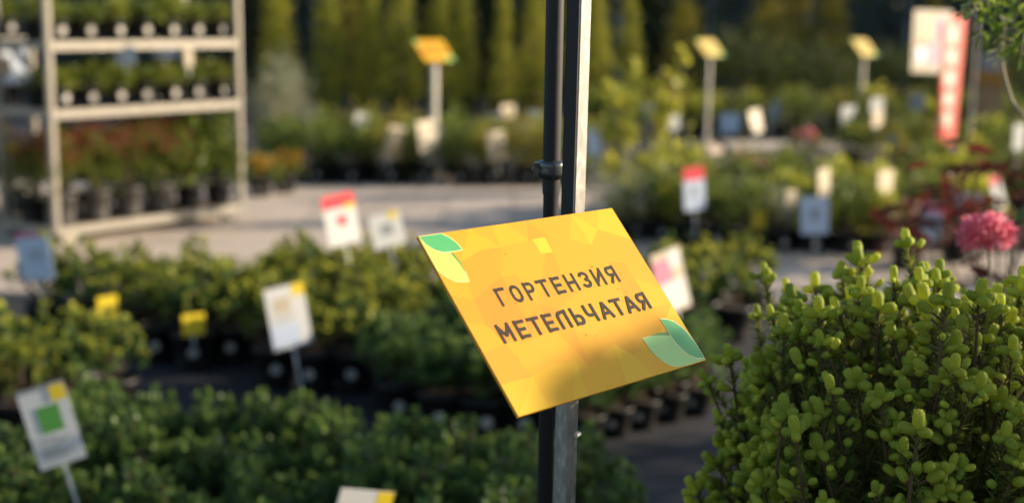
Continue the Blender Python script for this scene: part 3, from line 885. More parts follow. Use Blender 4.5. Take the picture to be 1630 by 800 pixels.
# sunny bed right, across the path
bed('the sunny bed across the path', 'lime green shrubs across the path', 'lime shrub', 'potted_lime_shrub',
    [G2((1005, 382), (1050, 386), (1095, 392), (1140, 398), (1190, 404), (1240, 404), (1290, 406), (1345, 408), (1400, 410))] +
    [grid(.95, 3.0+.12*k, 8, 8.9+.36*k) for k in range(5)],
    ['limebed', 'limebed', 'field', 'mid', 'field', 'silverlow'], sc=(.62, 1.15), face=.1)
# bed beyond the path, behind the far sign
bed('the low bed behind the far sign', 'low shrubs beyond the path', 'low shrub', 'potted_low_shrub',
    [grid(-1.95, .42, 9, 11.75, .03), grid(-2.0, .5, 8, 12.15), grid(-2.1, .6, 8, 12.55), grid(-2.2, .6, 8, 12.95), grid(-2.3, .7, 8, 13.4)],
    ['field', 'field', 'field2', 'mid'], sc=(.95, 1.25), pot='m')
# far right field
bed('the field behind the sunny bed', 'low shrubs in the field at the right', 'low shrub', 'potted_low_shrub',
    [grid(3.3, 4.9, 6, 10.2), grid(3.3, 5.2, 6, 10.9), grid(3.2, 5.2, 6, 11.7), grid(3.2, 5.4, 6, 12.6), grid(3.3, 5.6, 6, 13.5), grid(.9, 6.5, 13, 16.8), grid(.9, 6.8, 12, 17.5), grid(1.0, 7.0, 12, 18.2)],
    ['field', 'field', 'mid', 'limebed', 'field2'], sc=(.95, 1.3), sticker_front=False)

# ------------------------------------------------------------------ thujas and other background plants
F['thuja'] = [cloud_foliage('thuja_foliage%d' % i, G['thuja'], 140+i, 3000, cone(.36, .08, 2.1, .75), .075, .45, clumps=520, clump_r=.07, stems=0, upw=1.6, outward=.8) for i in range(3)]
mb = MB(); mb.tube([(0, 0, 0), (0, 0, .3), (.01, 0, 1.4)], [.03, .026, .008], 8); trunk_mesh = mb.mesh('trunk', [M_stem])
def conifer(px, py, h, w, label, fol, group='columnar thujas in the back row', name='thuja_tree'):
    p = on_plane(px, py)
    t = thing(name, label, 'tree', (p.x, p.y, 0), rnd.uniform(0, 6), group)
    c = put('crown', fol, t, (0, 0, .12)); c.rotation_euler = (rnd.uniform(-.06, .06), rnd.uniform(-.06, .06), 0); c.scale = (w/.36, w/.36, h/2.1)
    put('trunk', trunk_mesh, t)
    put('pot', POT['l'][0], t)
    return t
TH = [(448, 188, 1.72, .33), (522, 192, 2.0, .27), (588, 190, 1.66, .25), (640, 184, 2.1, .30), (712, 192, 1.55, .26), (745, 186, 1.9, .2), (796, 192, 1.62, .22), (848, 188, 2.0, .28), (952, 190, 1.7, .25), (1003, 184, 2.05, .22)]
for i, (x, y, h, w) in enumerate(TH):
    conifer(x, y, h, w, f"{ORD[i+1]} columnar thuja from the left in the back row", F['thuja'][i % 3])
F['darkcon'] = cloud_foliage('dark_conifer_foliage', G['deepdark'], 145, 2600, cone(.36, .08, 2.1, .75), .08, .45, clumps=220, clump_r=.08, stems=0, upw=1.4, outward=.8)
TH2 = [(400, 150, 2.6, .5), (560, 150, 2.3, .5), (690, 148, 2.5, .55), (770, 150, 2.4, .5), (905, 150, 2.6, .5), (1045, 150, 2.3, .5)]
for i, (x, y, h, w) in enumerate(TH2):
    conifer(x, y, h, w, f"{ORD[i+1]} broad dark conifer from the left behind the thujas", F['darkcon'], 'broad conifers behind the thujas', 'dark_conifer')

F['bushy'] = [cloud_foliage('bush_foliage%d' % i, G['dark'], 150+i, 2600, dome(.9, .1, 1.15, .5), .09, .6, clumps=150, clump_r=.16, stems=6) for i in range(2)]
F['bushyA'] = [cloud_foliage('bronze_bush_foliage%d' % i, G['goldleaf'], 160+i, 2000, cone(.55, .1, 1.9, .6), .09, .6, clumps=150, clump_r=.14, stems=6) for i in range(2)]
def bush(px, py, sc, fol, label, cat='shrub', name='round_shrub', group=None, pot='l'):
    p = on_plane(px, py)
    t = thing(name, label, cat, (p.x, p.y, 0), rnd.uniform(0, 6), group)
    put('crown', fol, t, (0, 0, .1), 0, sc)
    put('trunk', trunk_mesh, t, (0, 0, 0), 0, (1, 1, .4))
    return t
bush(1175, 192, (.95, .95, .95), F['bushy'][0], 'wide dark round shrub behind the thin grey sign post')
bush(1290, 190, (.9, .9, .85), F['bushy'][1], 'dark round shrub between the two far right yellow signs')
bush(1420, 185, (.8, .8, .8), F['bushy'][0], 'dark round shrub behind the red banner picture')
bush(1560, 180, (1.0, 1.0, .9), F['bushy'][1], 'dark round shrub right of the red banner')
bush(1215, 165, (.8, .8, .9), F['bushyA'][0], 'bronze yellow tree right of the thin sign post', 'tree', 'bronze_tree')
bush(1262, 160, (.8, .8, 1.0), F['bushyA'][1], 'tall bronze tree in the middle of three', 'tree', 'bronze_tree')
bush(1320, 162, (.8, .8, .92), F['bushyA'][0], 'bronze tree left of the pale yellow far sign', 'tree', 'bronze_tree')
for x, y, sc_, lab in ((560, 168, .75, 'golden shrub glimpsed between the second and third thuja'), (690, 166, .7, 'golden shrub glimpsed behind the first far sign'), (884, 166, .8, 'golden shrub behind the black pipe'), (1085, 170, .8, 'golden shrub left of the second far sign'), (1480, 160, .8, 'golden shrub behind the banner')):
    bush(x, y, (sc_, sc_, sc_), F['bushyA'][int(x) % 2], lab, 'shrub', 'golden_shrub')
p = on_plane(410, 300)
F['silver'] = cloud_foliage('silver_foliage', G['silver'], 170, 1500, dome(.28, .15, .85, .7), .05, .4, clumps=60, clump_r=.09, stems=8, upw=.8)
potted('silver_shrub', 'silvery grey shrub in a pot behind the trolley', 'shrub', (p.x, p.y+1.2, 0), F['silver'], 'l', 0, 1.0, None, False)
F['orangeb'] = cloud_foliage('marigold_foliage', G['mid'], 171, 420, dome(.14, .03, .16, .5), .04, .6, clumps=26, clump_r=.04, stems=4, extra=(G['orange'], 260, .03, LEAF_OVAL, .9))
q = on_plane(414, 318); potted('orange_flower_pot', 'orange flowering plant in a pot close to the right trolley post', 'flower', (q.x, q.y, 0), F['orangeb'], 'm', 0, 1.0)
q = on_plane(453, 312); potted('orange_flower_pot', 'dull orange flowering plant in a pot, second from the trolley', 'flower', (q.x, q.y, 0), F['orangeb'], 'm', 2, 1.0)

# leafy sapling with brown stems right of the post
p = on_plane(1018, 352)
t = thing('leafy_sapling', 'open sapling with large lime leaves and brown stems right of the post', 'sapling', (p.x, p.y, 0))
rng = np.random.default_rng(8)
mb = MB(); ml = MB()
ends = [(-.22, .05, .98), (-.05, 0, 1.15), (.14, .03, 1.12), (.30, -.02, 1.2), (.22, 0, .85), (-.3, 0, .75), (-.1, .1, .8), (.35, .05, .55), (-.25, .1, .45), (.1, -.1, .5)]
for e in ends:
    e = np.array(e); m = e * [.45, .45, .5] + rng.normal(0, .02, 3)
    mb.tube([(0, 0, .1), m, e], [.013, .009, .004], 6)
    for s in range(6):
        f = .35 + .65*rng.random()
        P = (m + (e-m)*f)[None] + rng.normal(0, .03, (7, 3))
        leaves(ml, P, rng.normal(0, 1, (7, 3)) + [0, 0, .1], .078 * (.7+.5*rng.random(7)), .75, LEAF_OVAL, rng)
put('stem', mb.mesh('stem', [M_stem_pale]), t)
put('foliage', ml.mesh('sapling_leaves', [G['lime']]), t)
put('pot', POT['l'][0], t); put('soil', POT['l'][1], t)
q = on_plane(1010, 378)
F['varieg'] = cloud_foliage('variegated_foliage', G['silver'], 172, 420, dome(.2, .05, .33, .6), .04, .6, clumps=30, clump_r=.06, stems=5)
for x, yy, lab in ((985, 392, 'pale variegated shrub right beside the post'), (1042, 372, 'pale variegated shrub below the open sapling')):
    q = on_plane(x, yy); potted('variegated_shrub', lab, 'potted shrub', (q.x, q.y, 0), F['varieg'], 'm', x, 1.0, None, False)

# pink flowering shrubs far away
def petal_ball(mb, c, r, n, size, rng, mi=0):
    D = rng.normal(0, 1, (n, 3)); D /= np.linalg.norm(D, axis=1, keepdims=True)
    leaves(mb, np.array(c) + D * r * rng.uniform(.35, .85, (n, 1)), D + rng.normal(0, .35, (n, 3)), size, .5, LEAF_DIAM, rng, mi)
for k, (x, y, yy, lab) in enumerate(((1280, 215, 12.4, 'pink flower heads on a shrub in the far field'), (1195, 255, 10.6, 'pink flower heads above the sunny lime bed'))):
    p = at_y(x, y, yy)
    t = thing('pink_flower_shrub', lab, 'flower', (p.x, p.y, 0))
    mb = MB(); rng = np.random.default_rng(20+k)
    for dx, dz in ((-.09, .03), (.0, .0), (.08, -.05), (.13, -.1)) if k else ((-.05, 0), (.04, .02), (.09, -.03)):
        petal_ball(mb, (dx, rng.normal(0, .03), p.z+dz), .05, 90, .035, rng)
    put('flower_head', mb.mesh('flower_head', [G['pink']]), t)
    put('foliage', F['field'][k], t, (0, 0, .15), 0, (1, 1, (p.z-.1)/.32))
    put('pot', POT['m'][0], t)

# wine red shrubs at the right
F['wine'] = [cloud_foliage('wine_foliage%d' % i, G['wine'], 180+i, 80, dome(.22, .10, .30, .6), .10, .75, LEAF_OVAL, clumps=26, clump_r=.09, stems=8) for i in range(2)]
for x, D, h, lab in ((1425, 7.9, .8, 'low wine red leaved shrub behind the tips of the spruce'), (1500, 8.2, .8, 'second low wine red shrub, left of the pink flower'), (1640, 7.5, 1.0, 'wine red shrub at the right picture edge')):
    q = atD(x, D)
    potted('wine_red_shrub', lab, 'potted shrub', (q[0], q[1], 0), F['wine'][int(x) % 2], 'm', x, h, 'low wine red shrubs at the right', False, 0, 1.0)
q = atD(1575, 3.7)
t = thing('wine_red_sapling', 'sparse sapling with drooping dark wine red leaves above the pink flower', 'sapling', (q[0], q[1], 0))
rng = np.random.default_rng(14); mb = MB(); ml = MB()
def tl(px, py, dy=0.0):
    w_ = at_y(px, py, q[1] + dy); return np.array([w_.x - q[0], w_.y - q[1], w_.z])
for k, (x, y) in enumerate(((1500, 262), (1545, 250), (1590, 262), (1640, 275), (1478, 345), (1530, 300), (1610, 330), (1670, 300), (1440, 340), (1560, 425))):
    e = tl(x, y, rng.normal(0, .08)); m_ = np.array([e[0]*.4, 0, .55 + .4*(e[2]-.5)])
    mb.tube([(0, 0, .2), m_, e], [.006, .004, .002], 5)
    P = e[None] + rng.normal(0, .025, (6, 3)); D_ = rng.normal(0, 1, (6, 3)) * [1, .8, .35] + [0, 0, -.25]
    leaves(ml, P, D_, .085*(.7+.5*rng.random(6)), .45, LEAF_OVAL, rng)
put('stem', mb.mesh('stem', [M_stem]), t); put('foliage', ml.mesh('wine_leaves', [G['wine']]), t); put('pot', POT['l'][0], t); put('soil', POT['l'][1], t)

# ------------------------------------------------------------------ woods, wall
rng = np.random.default_rng(9)
mb = MB()
cl = np.stack([rng.uniform(-16, 18, 420), rng.uniform(23.5, 26, 420), rng.uniform(.2, 5.5, 420)], 1)
n = 14000
P = cl[rng.integers(0, 420, n)] + rng.normal(0, .45, (n, 3)); P[:, 2] = np.maximum(P[:, 2], .1)
leaves(mb, P, rng.normal(0, 1, (n, 3)), .22 * (.6+.8*rng.random(n)), .7, LEAF_DIAM, rng)
setting(put('far_woods', mb.mesh('far_woods', [G['deepdark']])), 'stuff')
M_wall = plain('dark_teal_cladding', (.030, .050, .052), .6, var=.3, scale=1.5)
w = thing('green_shed', 'long dark teal shed wall closing the view behind the trees', 'building', (0, 27.5, 0))
mb = MB(); mb.box((-22, 0, 0), (24, 3, 4.2)); put('wall', mb.mesh('wall', [M_wall]), w)
mb = MB(); mb.add([(-22.3, -.4, 4.21), (24.3, -.4, 4.21), (24.3, 3.4, 4.21), (-22.3, 3.4, 4.21), (-22.3, 1.5, 5.2), (24.3, 1.5, 5.2)],
                 [(0, 1, 5, 4), (3, 4, 5, 2), (0, 4, 3), (1, 2, 5), (0, 3, 2, 1)]); put('roof', mb.mesh('roof', [M_greypaint]), w)
mb = MB(); mb.box((-.04, -.05, 0), (.04, 0, 4.18)); rib = mb.mesh('rib', [M_greypaint])
for i in range(24): put('wall_rib', rib, w, (-21.5 + i*1.95, -.001, 0))
p = on_plane(985, 150)
mb = MB(); mb.tube([(0, 0, 0), (0, 0, 2.6)], .06, 8)
tag(put('pale_lamp_pole', mb.mesh('pole', [M_bluecard]), None, (p.x, p.y, 0)), 'pale bluish pole far behind, just right of the sign post top', 'pole')
p = on_plane(763, 150)
tag(put('pale_lamp_pole', bpy.data.meshes[-1] if False else mb.mesh('pole', [M_tan]), None, (p.x, p.y, 0)), 'brown pole far behind, between two thujas', 'pole')

# ------------------------------------------------------------------ plant tags
def plant_tag(px, py, D, w_px, h_px, lean, label, card, extras=(), yaw=None, stake=True, drop=.16, group=None):
    """card on a stake; px, py: middle of the card in the photograph; lean in degrees (top to the left is positive)"""
    c = at_y(px, py, D)
    s = (c - EYE).length / F_PX
    if yaw is None: yaw = {M_cream: .75, M_white: .5, M_yellow: .6}.get(card, -.1)
    w_, h_ = w_px*s/2/math.cos(yaw), h_px*s/2
    t = thing('plant_tag', label, 'plant tag', (c.x, c.y, max(0, c.z - h_ - drop)), 0, group)
    zc = c.z - t.location.z
    M = Matrix.Translation((0, 0, zc)) @ Matrix.Rotation(math.radians(-lean), 4, 'Y') @ Matrix.Rotation(yaw, 4, 'Z')
    mb = MB(); mb.box((-w_, -.0012, -h_), (w_, .0012, h_)); 
    cd = put('card', mb.mesh('card', [card]), t, M=M)
    k = 0
    for (x0, y0, x1, y1, m) in extras:      # fractions, y down
        k += 1
        mb = MB(); yy = -.0012 - .0006*k
        a, b, e, f = (x0*2-1)*w_, (x1*2-1)*w_, (1-y1*2)*h_, (1-y0*2)*h_
        mb.box((a, yy, e), (b, yy+.0005, f))
        put('print', mb.mesh('print', [m]), cd)
    if stake:
        mb = MB(); mb.box((-.004, .0015, -h_-drop), (.004, .004, -h_*.3))
        st = put('stake', mb.mesh('stake', [M_stake]), t, M=M)
    return t
lines = lambda y0: ((.15, y0-.04, .55, y0-.02, M_greyprint), (.15, y0, .8, y0+.02, M_greyprint), (.15, y0+.05, .7, y0+.07, M_greyprint))
plant_tag(82, 676, 3.2, 66, 124, 15, 'white plant tag with a green picture and yellow corner sticker', M_white,
          ((.0, 0, 1, .05, M_greyprint), (.28, .25, .76, .58, M_greenpic), (.66, .03, .98, .22, M_yellow)) + lines(.66) + lines(.82), yaw=.3)
plant_tag(459, 503, 5.0, 56, 98, 9, 'large cream plant tag with yellow corner above the lit shrubs left of the sign', M_white,
          ((.68, 0, 1, .2, M_yellow), (.2, .18, .6, .42, M_cream), (0, .6, .7, .97, M_bluecard), (.15, .48, .7, .5, M_greyprint), (.15, .53, .6, .55, M_greyprint)), yaw=.55)
plant_tag(543, 349, 6.1, 46, 80, 10, 'white plant tag with a pink top and red spot by the path', M_white,
          ((0, 0, 1, .26, M_red), (.38, .42, .66, .62, M_red), (.68, .22, .95, .32, M_yellow)), yaw=.65)
plant_tag(616, 366, 6.2, 48, 54, 12, 'squarish white plant tag with grey picture and yellow corner by the path', M_white,
          ((.3, .3, .7, .65, M_greyprint), (.62, 0, .9, .2, M_yellow)))
plant_tag(55, 407, 5.85, 52, 74, 7, 'pale blue plant tag with a pink top edge at the left', M_bluecard,
          ((0, 0, .75, .12, M_pink), (.75, 0, 1, .14, M_yellow), (.35, .35, .75, .6, M_sheet)), drop=.1)
plant_tag(574, 822, 2.75, 80, 90, -16, 'white and yellow plant tag cut off by the bottom edge', M_white,
          ((.7, 0, 1, .4, M_yellow), (.05, .3, .6, .33, M_pink)))
plant_tag(1068, 447, 5.3, 50, 100, 14, 'tall pale pink and cream tag right behind the yellow sign', M_cream,
          ((.0, .12, .6, .5, M_pink), (.55, .04, .95, .3, M_white), (.1, .5, .95, .95, M_white)), yaw=.65)
plant_tag(1105, 300, 8.35, 35, 68, 4, 'white plant tag with a red top in the sunny bed', M_white, ((0, 0, 1, .3, M_red), (0, .3, 1, 1, M_bluecard), (.35, .45, .6, .7, M_greyprint)))
plant_tag(1297, 343, 8.2, 42, 58, 3, 'pale blue tag with a dark picture in the sunny bed', M_bluecard, ((.35, .3, .65, .62, M_greyprint),))
plant_tag(1410, 288, 8.6, 30, 34, 0, 'roundish cream tag above the wine red shrub', M_cream)
plant_tag(1312, 292, 8.8, 22, 46, 5, 'narrow cream tag behind the pale blue tag', M_cream)
plant_tag(1258, 318, 8.5, 20, 30, 0, 'small cream tag left of the pale blue tag', M_cream)
plant_tag(1588, 306, 7.0, 20, 52, 18, 'leaning white tag with a red top above the pink flower', M_white, ((0, 0, 1, .25, M_red),))
plant_tag(1540, 322, 8.4, 44, 26, 4, 'wide greyish tag left of the leaning red topped tag', M_bluecard)
plant_tag(1484, 352, 7.6, 28, 56, -4, 'greenish grey tag with pink top behind the spruce tips', M_sheet, ((0, 0, 1, .3, M_pink),))
plant_tag(172, 488, 5.45, 26, 34, 3, 'small yellow tag, the left one of two in the bed below the path', M_yellow, drop=.04)
plant_tag(308, 516, 5.3, 30, 34, 0, 'small yellow tag, the right one of two in the bed below the path', M_yellow, drop=.04)
plant_tag(1208, 350, 8.5, 24, 28, 0, 'small yellow tag at a pot in the sunny bed', M_yellow, drop=.06)
for px, py, D, w, h, ln, lab, cd in (
    (628, 226, 11.6, 24, 52, -14, 'leaning cream tag left of the far yellow sign', M_cream),
    (680, 217, 11.6, 26, 50, 10, 'cream tag close to the post of the far yellow sign', M_cream),
    (702, 225, 11.9, 18, 48, 6, 'grey tag just right of the far sign post', M_greypaint),
    (576, 194, 12.6, 20, 30, 0, 'small pale tag at the back of the low bed', M_white),
    (486, 234, 11.8, 22, 40, 8, 'grey tag at the left end of the low bed', M_greypaint),
    (791, 232, 11.6, 26, 46, 4, 'cream and tan tag left of the black pipe', M_cream),
    (808, 178, 13.4, 22, 22, 0, 'small pinkish tag at the back, left of the black pipe', M_cream),
    (792, 196, 12.8, 22, 34, 8, 'small white tag behind the cream and tan tag', M_sheet),
    (831, 212, 12.4, 30, 36, 0, 'pale blue tag nearest the black pipe', M_bluecard),
    (850, 188, 12.9, 18, 26, 0, 'small pale blue tag touching the black pipe', M_bluecard),
    (944, 224, 10.6, 22, 44, 6, 'white blue tag right against the galvanised post', M_bluecard),
    (1034, 178, 13.2, 18, 26, 0, 'tiny pale tag behind the open sapling', M_sheet),
    (1073, 195, 12.6, 18, 22, 0, 'tiny white tag left of the thin grey sign post', M_white),
    (1162, 196, 13.5, 30, 30, 0, 'pale blue tag right of the thin grey sign post', M_bluecard),
    (1203, 193, 13.5, 20, 36, 12, 'leaning cream tag right of the pale blue far tag', M_cream),
    (1232, 176, 14.2, 16, 26, -6, 'tiny grey tag in the far field', M_greypaint),
    (1350, 185, 13.8, 24, 32, 0, 'white tag left of the post of the pale yellow sign', M_white),
    (1396, 167, 14.6, 22, 22, 0, 'upper one of two small white tags right of the pale yellow sign', M_white),
    (1397, 190, 14.2, 20, 24, 0, 'lower one of two small white tags right of the pale yellow sign', M_cream),
    (1460, 163, 14.0, 22, 26, 0, 'dim grey tag below the banner picture', M_greypaint),
    (1424, 226, 11.8, 24, 20, 0, 'dim grey tag left below the red banner', M_sheet),
    (1622, 218, 9.5, 20, 38, 0, 'white tag at the right picture edge', M_white)):
    plant_tag(px, py, D, w, h, ln, lab, cd, drop=.12)
for px, py, w, h, lab, cd, zi in ((200, 88, 30, 28, 'pale green tag hanging under the top trolley shelf', M_sheet, 1), (262, 84, 36, 14, 'wide pale tag hanging under the top trolley shelf', M_sheet, 1), (301, 92, 9, 26, 'narrow cream tag on the middle trolley shelf', M_cream, 1)):
    f = (px - 91) / 293
    q = RL + (RR - RL) * f
    plant_tag(px, py, q.y - .01, w, h, 0, lab, cd, drop=.06)
for px, py, w, h, lab, cd in ((8, 106, 13, 28, 'small cream tag high on the cut off trolley', M_cream), (8, 216, 18, 36, 'cream tag halfway down the cut off trolley', M_cream), (17, 257, 22, 50, 'white tag with yellow top on the cut off trolley', M_white)):
    plant_tag(px, py, 8.7, w, h, 0, lab, cd, ((0, 0, 1, .25, M_yellow),) if h == 50 else (), drop=.25)

# ------------------------------------------------------------------ spruce
def make_bud(seed):
    rng = np.random.default_rng(seed)
    mb = MB()
    n, rings = 9, 7
    prof = [(0.0, 0), (.32, .06), (.42, .22), (.45, .50), (.42, .78), (.27, .94), (.0, 1.0)]
    vs = []
    for r, z in prof:
        for k in range(n):
            a = 2*math.pi*k/n + (.35 if k % 1 else 0)
            vs.append((r*.55*math.cos(a), r*.55*math.sin(a), z))
    fs = [(i*n+k, i*n+(k+1) % n, (i+1)*n+(k+1) % n, (i+1)*n+k) for i in range(rings-1) for k in range(n)]
    mb.add(vs, fs)
    m = 120
    t = np.sqrt(rng.random(m)) * .9; a = np.arange(m) * 2.39996
    rr_ = np.interp(t, [q[1] for q in prof], [q[0]*.55 for q in prof])
    P = np.stack([rr_*.88*np.cos(a), rr_*.88*np.sin(a), t], 1)
    D = np.stack([np.cos(a)*.30, np.sin(a)*.30, np.full(m, 1.0)], 1) + rng.normal(0, .08, (m, 3))
    rad = np.stack([np.cos(a), np.sin(a), np.zeros(m)], 1) * 3
    leaves(mb, P, D, .13 * (.8+.4*rng.random(m)), .26, BLADE, rng, 0, up=rad)
    mb.lathe([(.02, -.02), (.13, -.02), (.16, .06), (.10, .13)], 7, 1)
    return mb
bud_mbs = [make_bud(s) for s in range(4)]
bud_meshes = [b.mesh('bud', [G['bud'], M_husk], True) for b in bud_mbs]
SD = 1.62
sc_px = at_y(1500, 800, SD)
SX, SY, SZ = sc_px.x, SD, .917
spruce = thing('dwarf_spruce', 'round dwarf spruce with bright green swollen buds at the lower right', 'conifer', (SX, SY, 0))
rng = np.random.default_rng(31)
RADX = .284
def spruce_r(el, az):
    """distance of the crown's skin from (0,0,SZ) for a direction"""
    up = math.sin(el)
    if up >= 0: r = RADX * (1 - .09*up + .06*abs(math.sin(2*el)))
    else: r = RADX / math.sqrt(math.cos(el)**2 + (up*.42)**2)
    return r * (1 + .055*math.sin(3*az+1.3) * math.cos(el) + .04*math.sin(5*az + 4*el))
twigs = MB(); needles = MB()
buds = []                                   # (pos, dir, length)
NT = 600
for k in range(NT):
    zz = 1 - 1.72 * (k + .5) / NT
    el = math.asin(zz); az = k * 2.39996 + rng.normal(0, .2)
    el += rng.normal(0, .04)
    lead = rng.random() < (.24 if zz > .45 else .08)
    r = spruce_r(el, az) * (.97 + rng.normal(0, .06)) + (rng.uniform(.02, .05) if lead else 0)
    dv = np.array([math.cos(el)*math.cos(az), math.cos(el)*math.sin(az), math.sin(el)])
    tip = dv * r + [0, 0, SZ]
    if tip[2] < .20: continue
    tx, ty, _ = px_of((tip[0]+SX, tip[1]+SY, tip[2]))
    if tx > 1520 and ty < 432 + (24 if 1545 < tx < 1600 else 0): continue
    ln = rng.uniform(.11, .17)
    dirv = dv * .75 + np.array([0, 0, .75]) + rng.normal(0, .2, 3) + (np.array([0, 0, 1.2]) if lead else 0); dirv /= np.linalg.norm(dirv)
    st = tip - dirv * ln
    mid = (tip + st)/2 + rng.normal(0, .006, 3) - np.array([0, 0, .006])
    root = st - dv * .10 - np.array([0, 0, .05])
    twigs.tube([root, st, mid, tip], [.0022, .0021, .0018, .0015], 5, 0, False)
    # needles round the older wood
    m = 420
    f = rng.random(m); a = rng.random(m) * 6.283
    f = f * 1.9 - .9
    q = st[None] * (1-f[:, None]) + tip[None] * f[:, None] - dirv[None] * .008
    e1 = np.cross(dirv, [.2, .5, .8]); e1 /= np.linalg.norm(e1); e2 = np.cross(dirv, e1)
    dd = (e1[None]*np.cos(a)[:, None] + e2[None]*np.sin(a)[:, None]) * .9 + dirv[None] * .6 + rng.normal(0, .12, (m, 3))
    leaves(needles, q, dd, 0.016 * (.8+.4*rng.random(m)), .17, BLADE, rng, 0)
    # terminal buds
    L = rng.uniform(.015, .023)
    buds.append((tip, dirv, L))
    nb = int(rng.integers(2, 6))
    a0 = rng.random() * 6.28
    for j in range(nb):
        a1 = a0 + j * 6.283/nb + rng.normal(0, .25)
        dd = (e1*math.cos(a1) + e2*math.sin(a1)) * 1.0 + dirv * rng.uniform(.0, .45)
        buds.append((tip - dirv*.002, dd/np.linalg.norm(dd), L * rng.uniform(.65, 1.0)))
    for j in range(int(rng.integers(3, 7))):       # along the twig
        f = rng.uniform(.30, .92)
        a1 = rng.random() * 6.283
        b0 = st * (1-f) + tip * f
        dd = (e1*math.cos(a1) + e2*math.sin(a1)) + dirv * .6
        dd[2] += .15; dd /= np.linalg.norm(dd)
        sl_ = rng.uniform(.008, .02)
        twigs.tube([b0, b0 + dd*sl_], [.0016, .0012], 4, 0, False)
        buds.append((b0 + dd*sl_, dd, L * rng.uniform(.6, 1.0)))
put('twigs', twigs.mesh('twigs', [M_twig]), spruce)['kind'] = 'stuff'
put('needles', needles.mesh('needles', [G['needle']]), spruce)['kind'] = 'stuff'
mb = MB(); mb.tube([(0, 0, .2), (.01, 0, .5), (0, .01, .9), (0, 0, 1.05)], [.022, .018, .010, .004], 8)
for k in range(60):
    a = k*2.4; z0 = .3 + .6*k/60; rr2 = .17
    mb.tube([(0, 0, z0), (rr2*.5*math.cos(a), rr2*.5*math.sin(a), z0+.05), (rr2*math.cos(a), rr2*math.sin(a), z0+.13)], [.007, .005, .003], 5, 0, False)
put('trunk', mb.mesh('trunk', [M_twig]), spruce)
put('pot', POT['l'][0], spruce, (0, 0, 0)); put('soil', POT['l'][1], spruce)
def bud_matrix(p, dv, L):
    zax = Vector(dv); xax = zax.cross(Vector((.3, .2, .9))).normalized(); yax = zax.cross(xax)
    fat = 1.22
    return Matrix(((xax.x*L*fat, yax.x*L*fat, zax.x*L, p[0]), (xax.y*L*fat, yax.y*L*fat, zax.y*L, p[1]), (xax.z*L*fat, yax.z*L*fat, zax.z*L, p[2]), (0, 0, 0, 1)))
def showing(b):
    w_ = Vector(b[0]) + Vector((SX, SY, 0))
    x, y, d = px_of(w_)
    inside = -20 < x < 1650 and -20 < y < 820
    toward = -(b[0][1]) / .3                     # on the near side of the crown
    return (1 if inside else 0) * (1 + toward*.8 + max(0, b[0][2]-SZ)*2.0) * b[2]
order = sorted(range(len(buds)), key=lambda i: -showing(buds[i]))
for n_, i in enumerate(order[:300]):
    put('bud', bud_meshes[i % 4], spruce, M=bud_matrix(*buds[i]))
rest = MB()
arrs = [(np.concatenate(b.v), b.f, b.m) for b in bud_mbs]
for i in order[300:]:
    V, Fc, Mi = arrs[i % 4]
    Mx = np.array(bud_matrix(*buds[i]))
    VV = V @ Mx[:3, :3].T + Mx[:3, 3]
    rest.v.append(VV)
    o = rest.n
    rest.f.extend([tuple(o + j for j in fc) for fc in Fc]); rest.m.extend(Mi); rest.n += len(V)
me = rest.mesh('further_buds', [G['bud'], M_husk], True)
put('further_buds', me, spruce)['kind'] = 'stuff'
print('buds', len(buds), 'rest faces', len(rest.f))

# ------------------------------------------------------------------ pink flower behind the spruce
fp = at_y(1571, 374, 2.15)
fl = thing('pink_flower', 'bright pink ball shaped flower on a pale stem behind the spruce', 'flower', (fp.x + .02, fp.y, 0))
rng = np.random.default_rng(77)
mb = MB()
loc = np.array([fp.x, fp.y, fp.z]) - np.array([fp.x + .02, fp.y, 0])
n = 620
D = rng.normal(0, 1, (n, 3)); D[:, 2] *= .8; D /= np.linalg.norm(D, axis=1, keepdims=True)
D = D[D[:, 2] > -.62]
leaves(mb, loc + D * [.043, .043, .034] * rng.uniform(.40, .85, (len(D), 1)), D + rng.normal(0, .55, D.shape), .017, .45, LEAF_OVAL, rng)
put('flower_head', mb.mesh('flower_head', [G['pink']]), fl)
s0 = at_y(1580, 520, 2.15) - Vector((fp.x + .02, fp.y, 0))
mb = MB(); mb.tube([(0, 0, .3), (s0.x*.6, 0, s0.z*.6), tuple(s0), (loc[0]+.004, 0, loc[2]-.02)], [.004, .0035, .003, .0024], 7)
put('stem', mb.mesh('stem', [M_stem_pale]), fl)
mb = MB()
P = [(loc[0]+.045, .01, loc[2]+.012), (loc[0]+.052, .03, loc[2]+.016), (.03, 0, .7), (-.03, 0, .62), (.02, .03, .8), (-.02, -.02, .5), (.05, 0, .45)]
leaves(mb, P, [(.8, -.2, .15), (.6, .3, .3), (1, 0, .2), (-1, 0, .2), (.2, 1, .1), (-.3, -1, .2), (1, .4, 0)], .08, .5, LEAF_OVAL, rng)
mb.tube([(0, 0, .3), (.03, .02, .8), (loc[0]+.05, .02, loc[2]+.012)], [.003, .0025, .0015], 5, 1)
put('foliage', mb.mesh('flower_leaves', [G['shade'], M_greenstem]), fl)
mb = MB(); mb.box((-.05, -.05, 0), (.05, .05, .02))
put('pot', POT['m'][0], fl, (0, 0, 0), 0, (1, 1, 2.0))

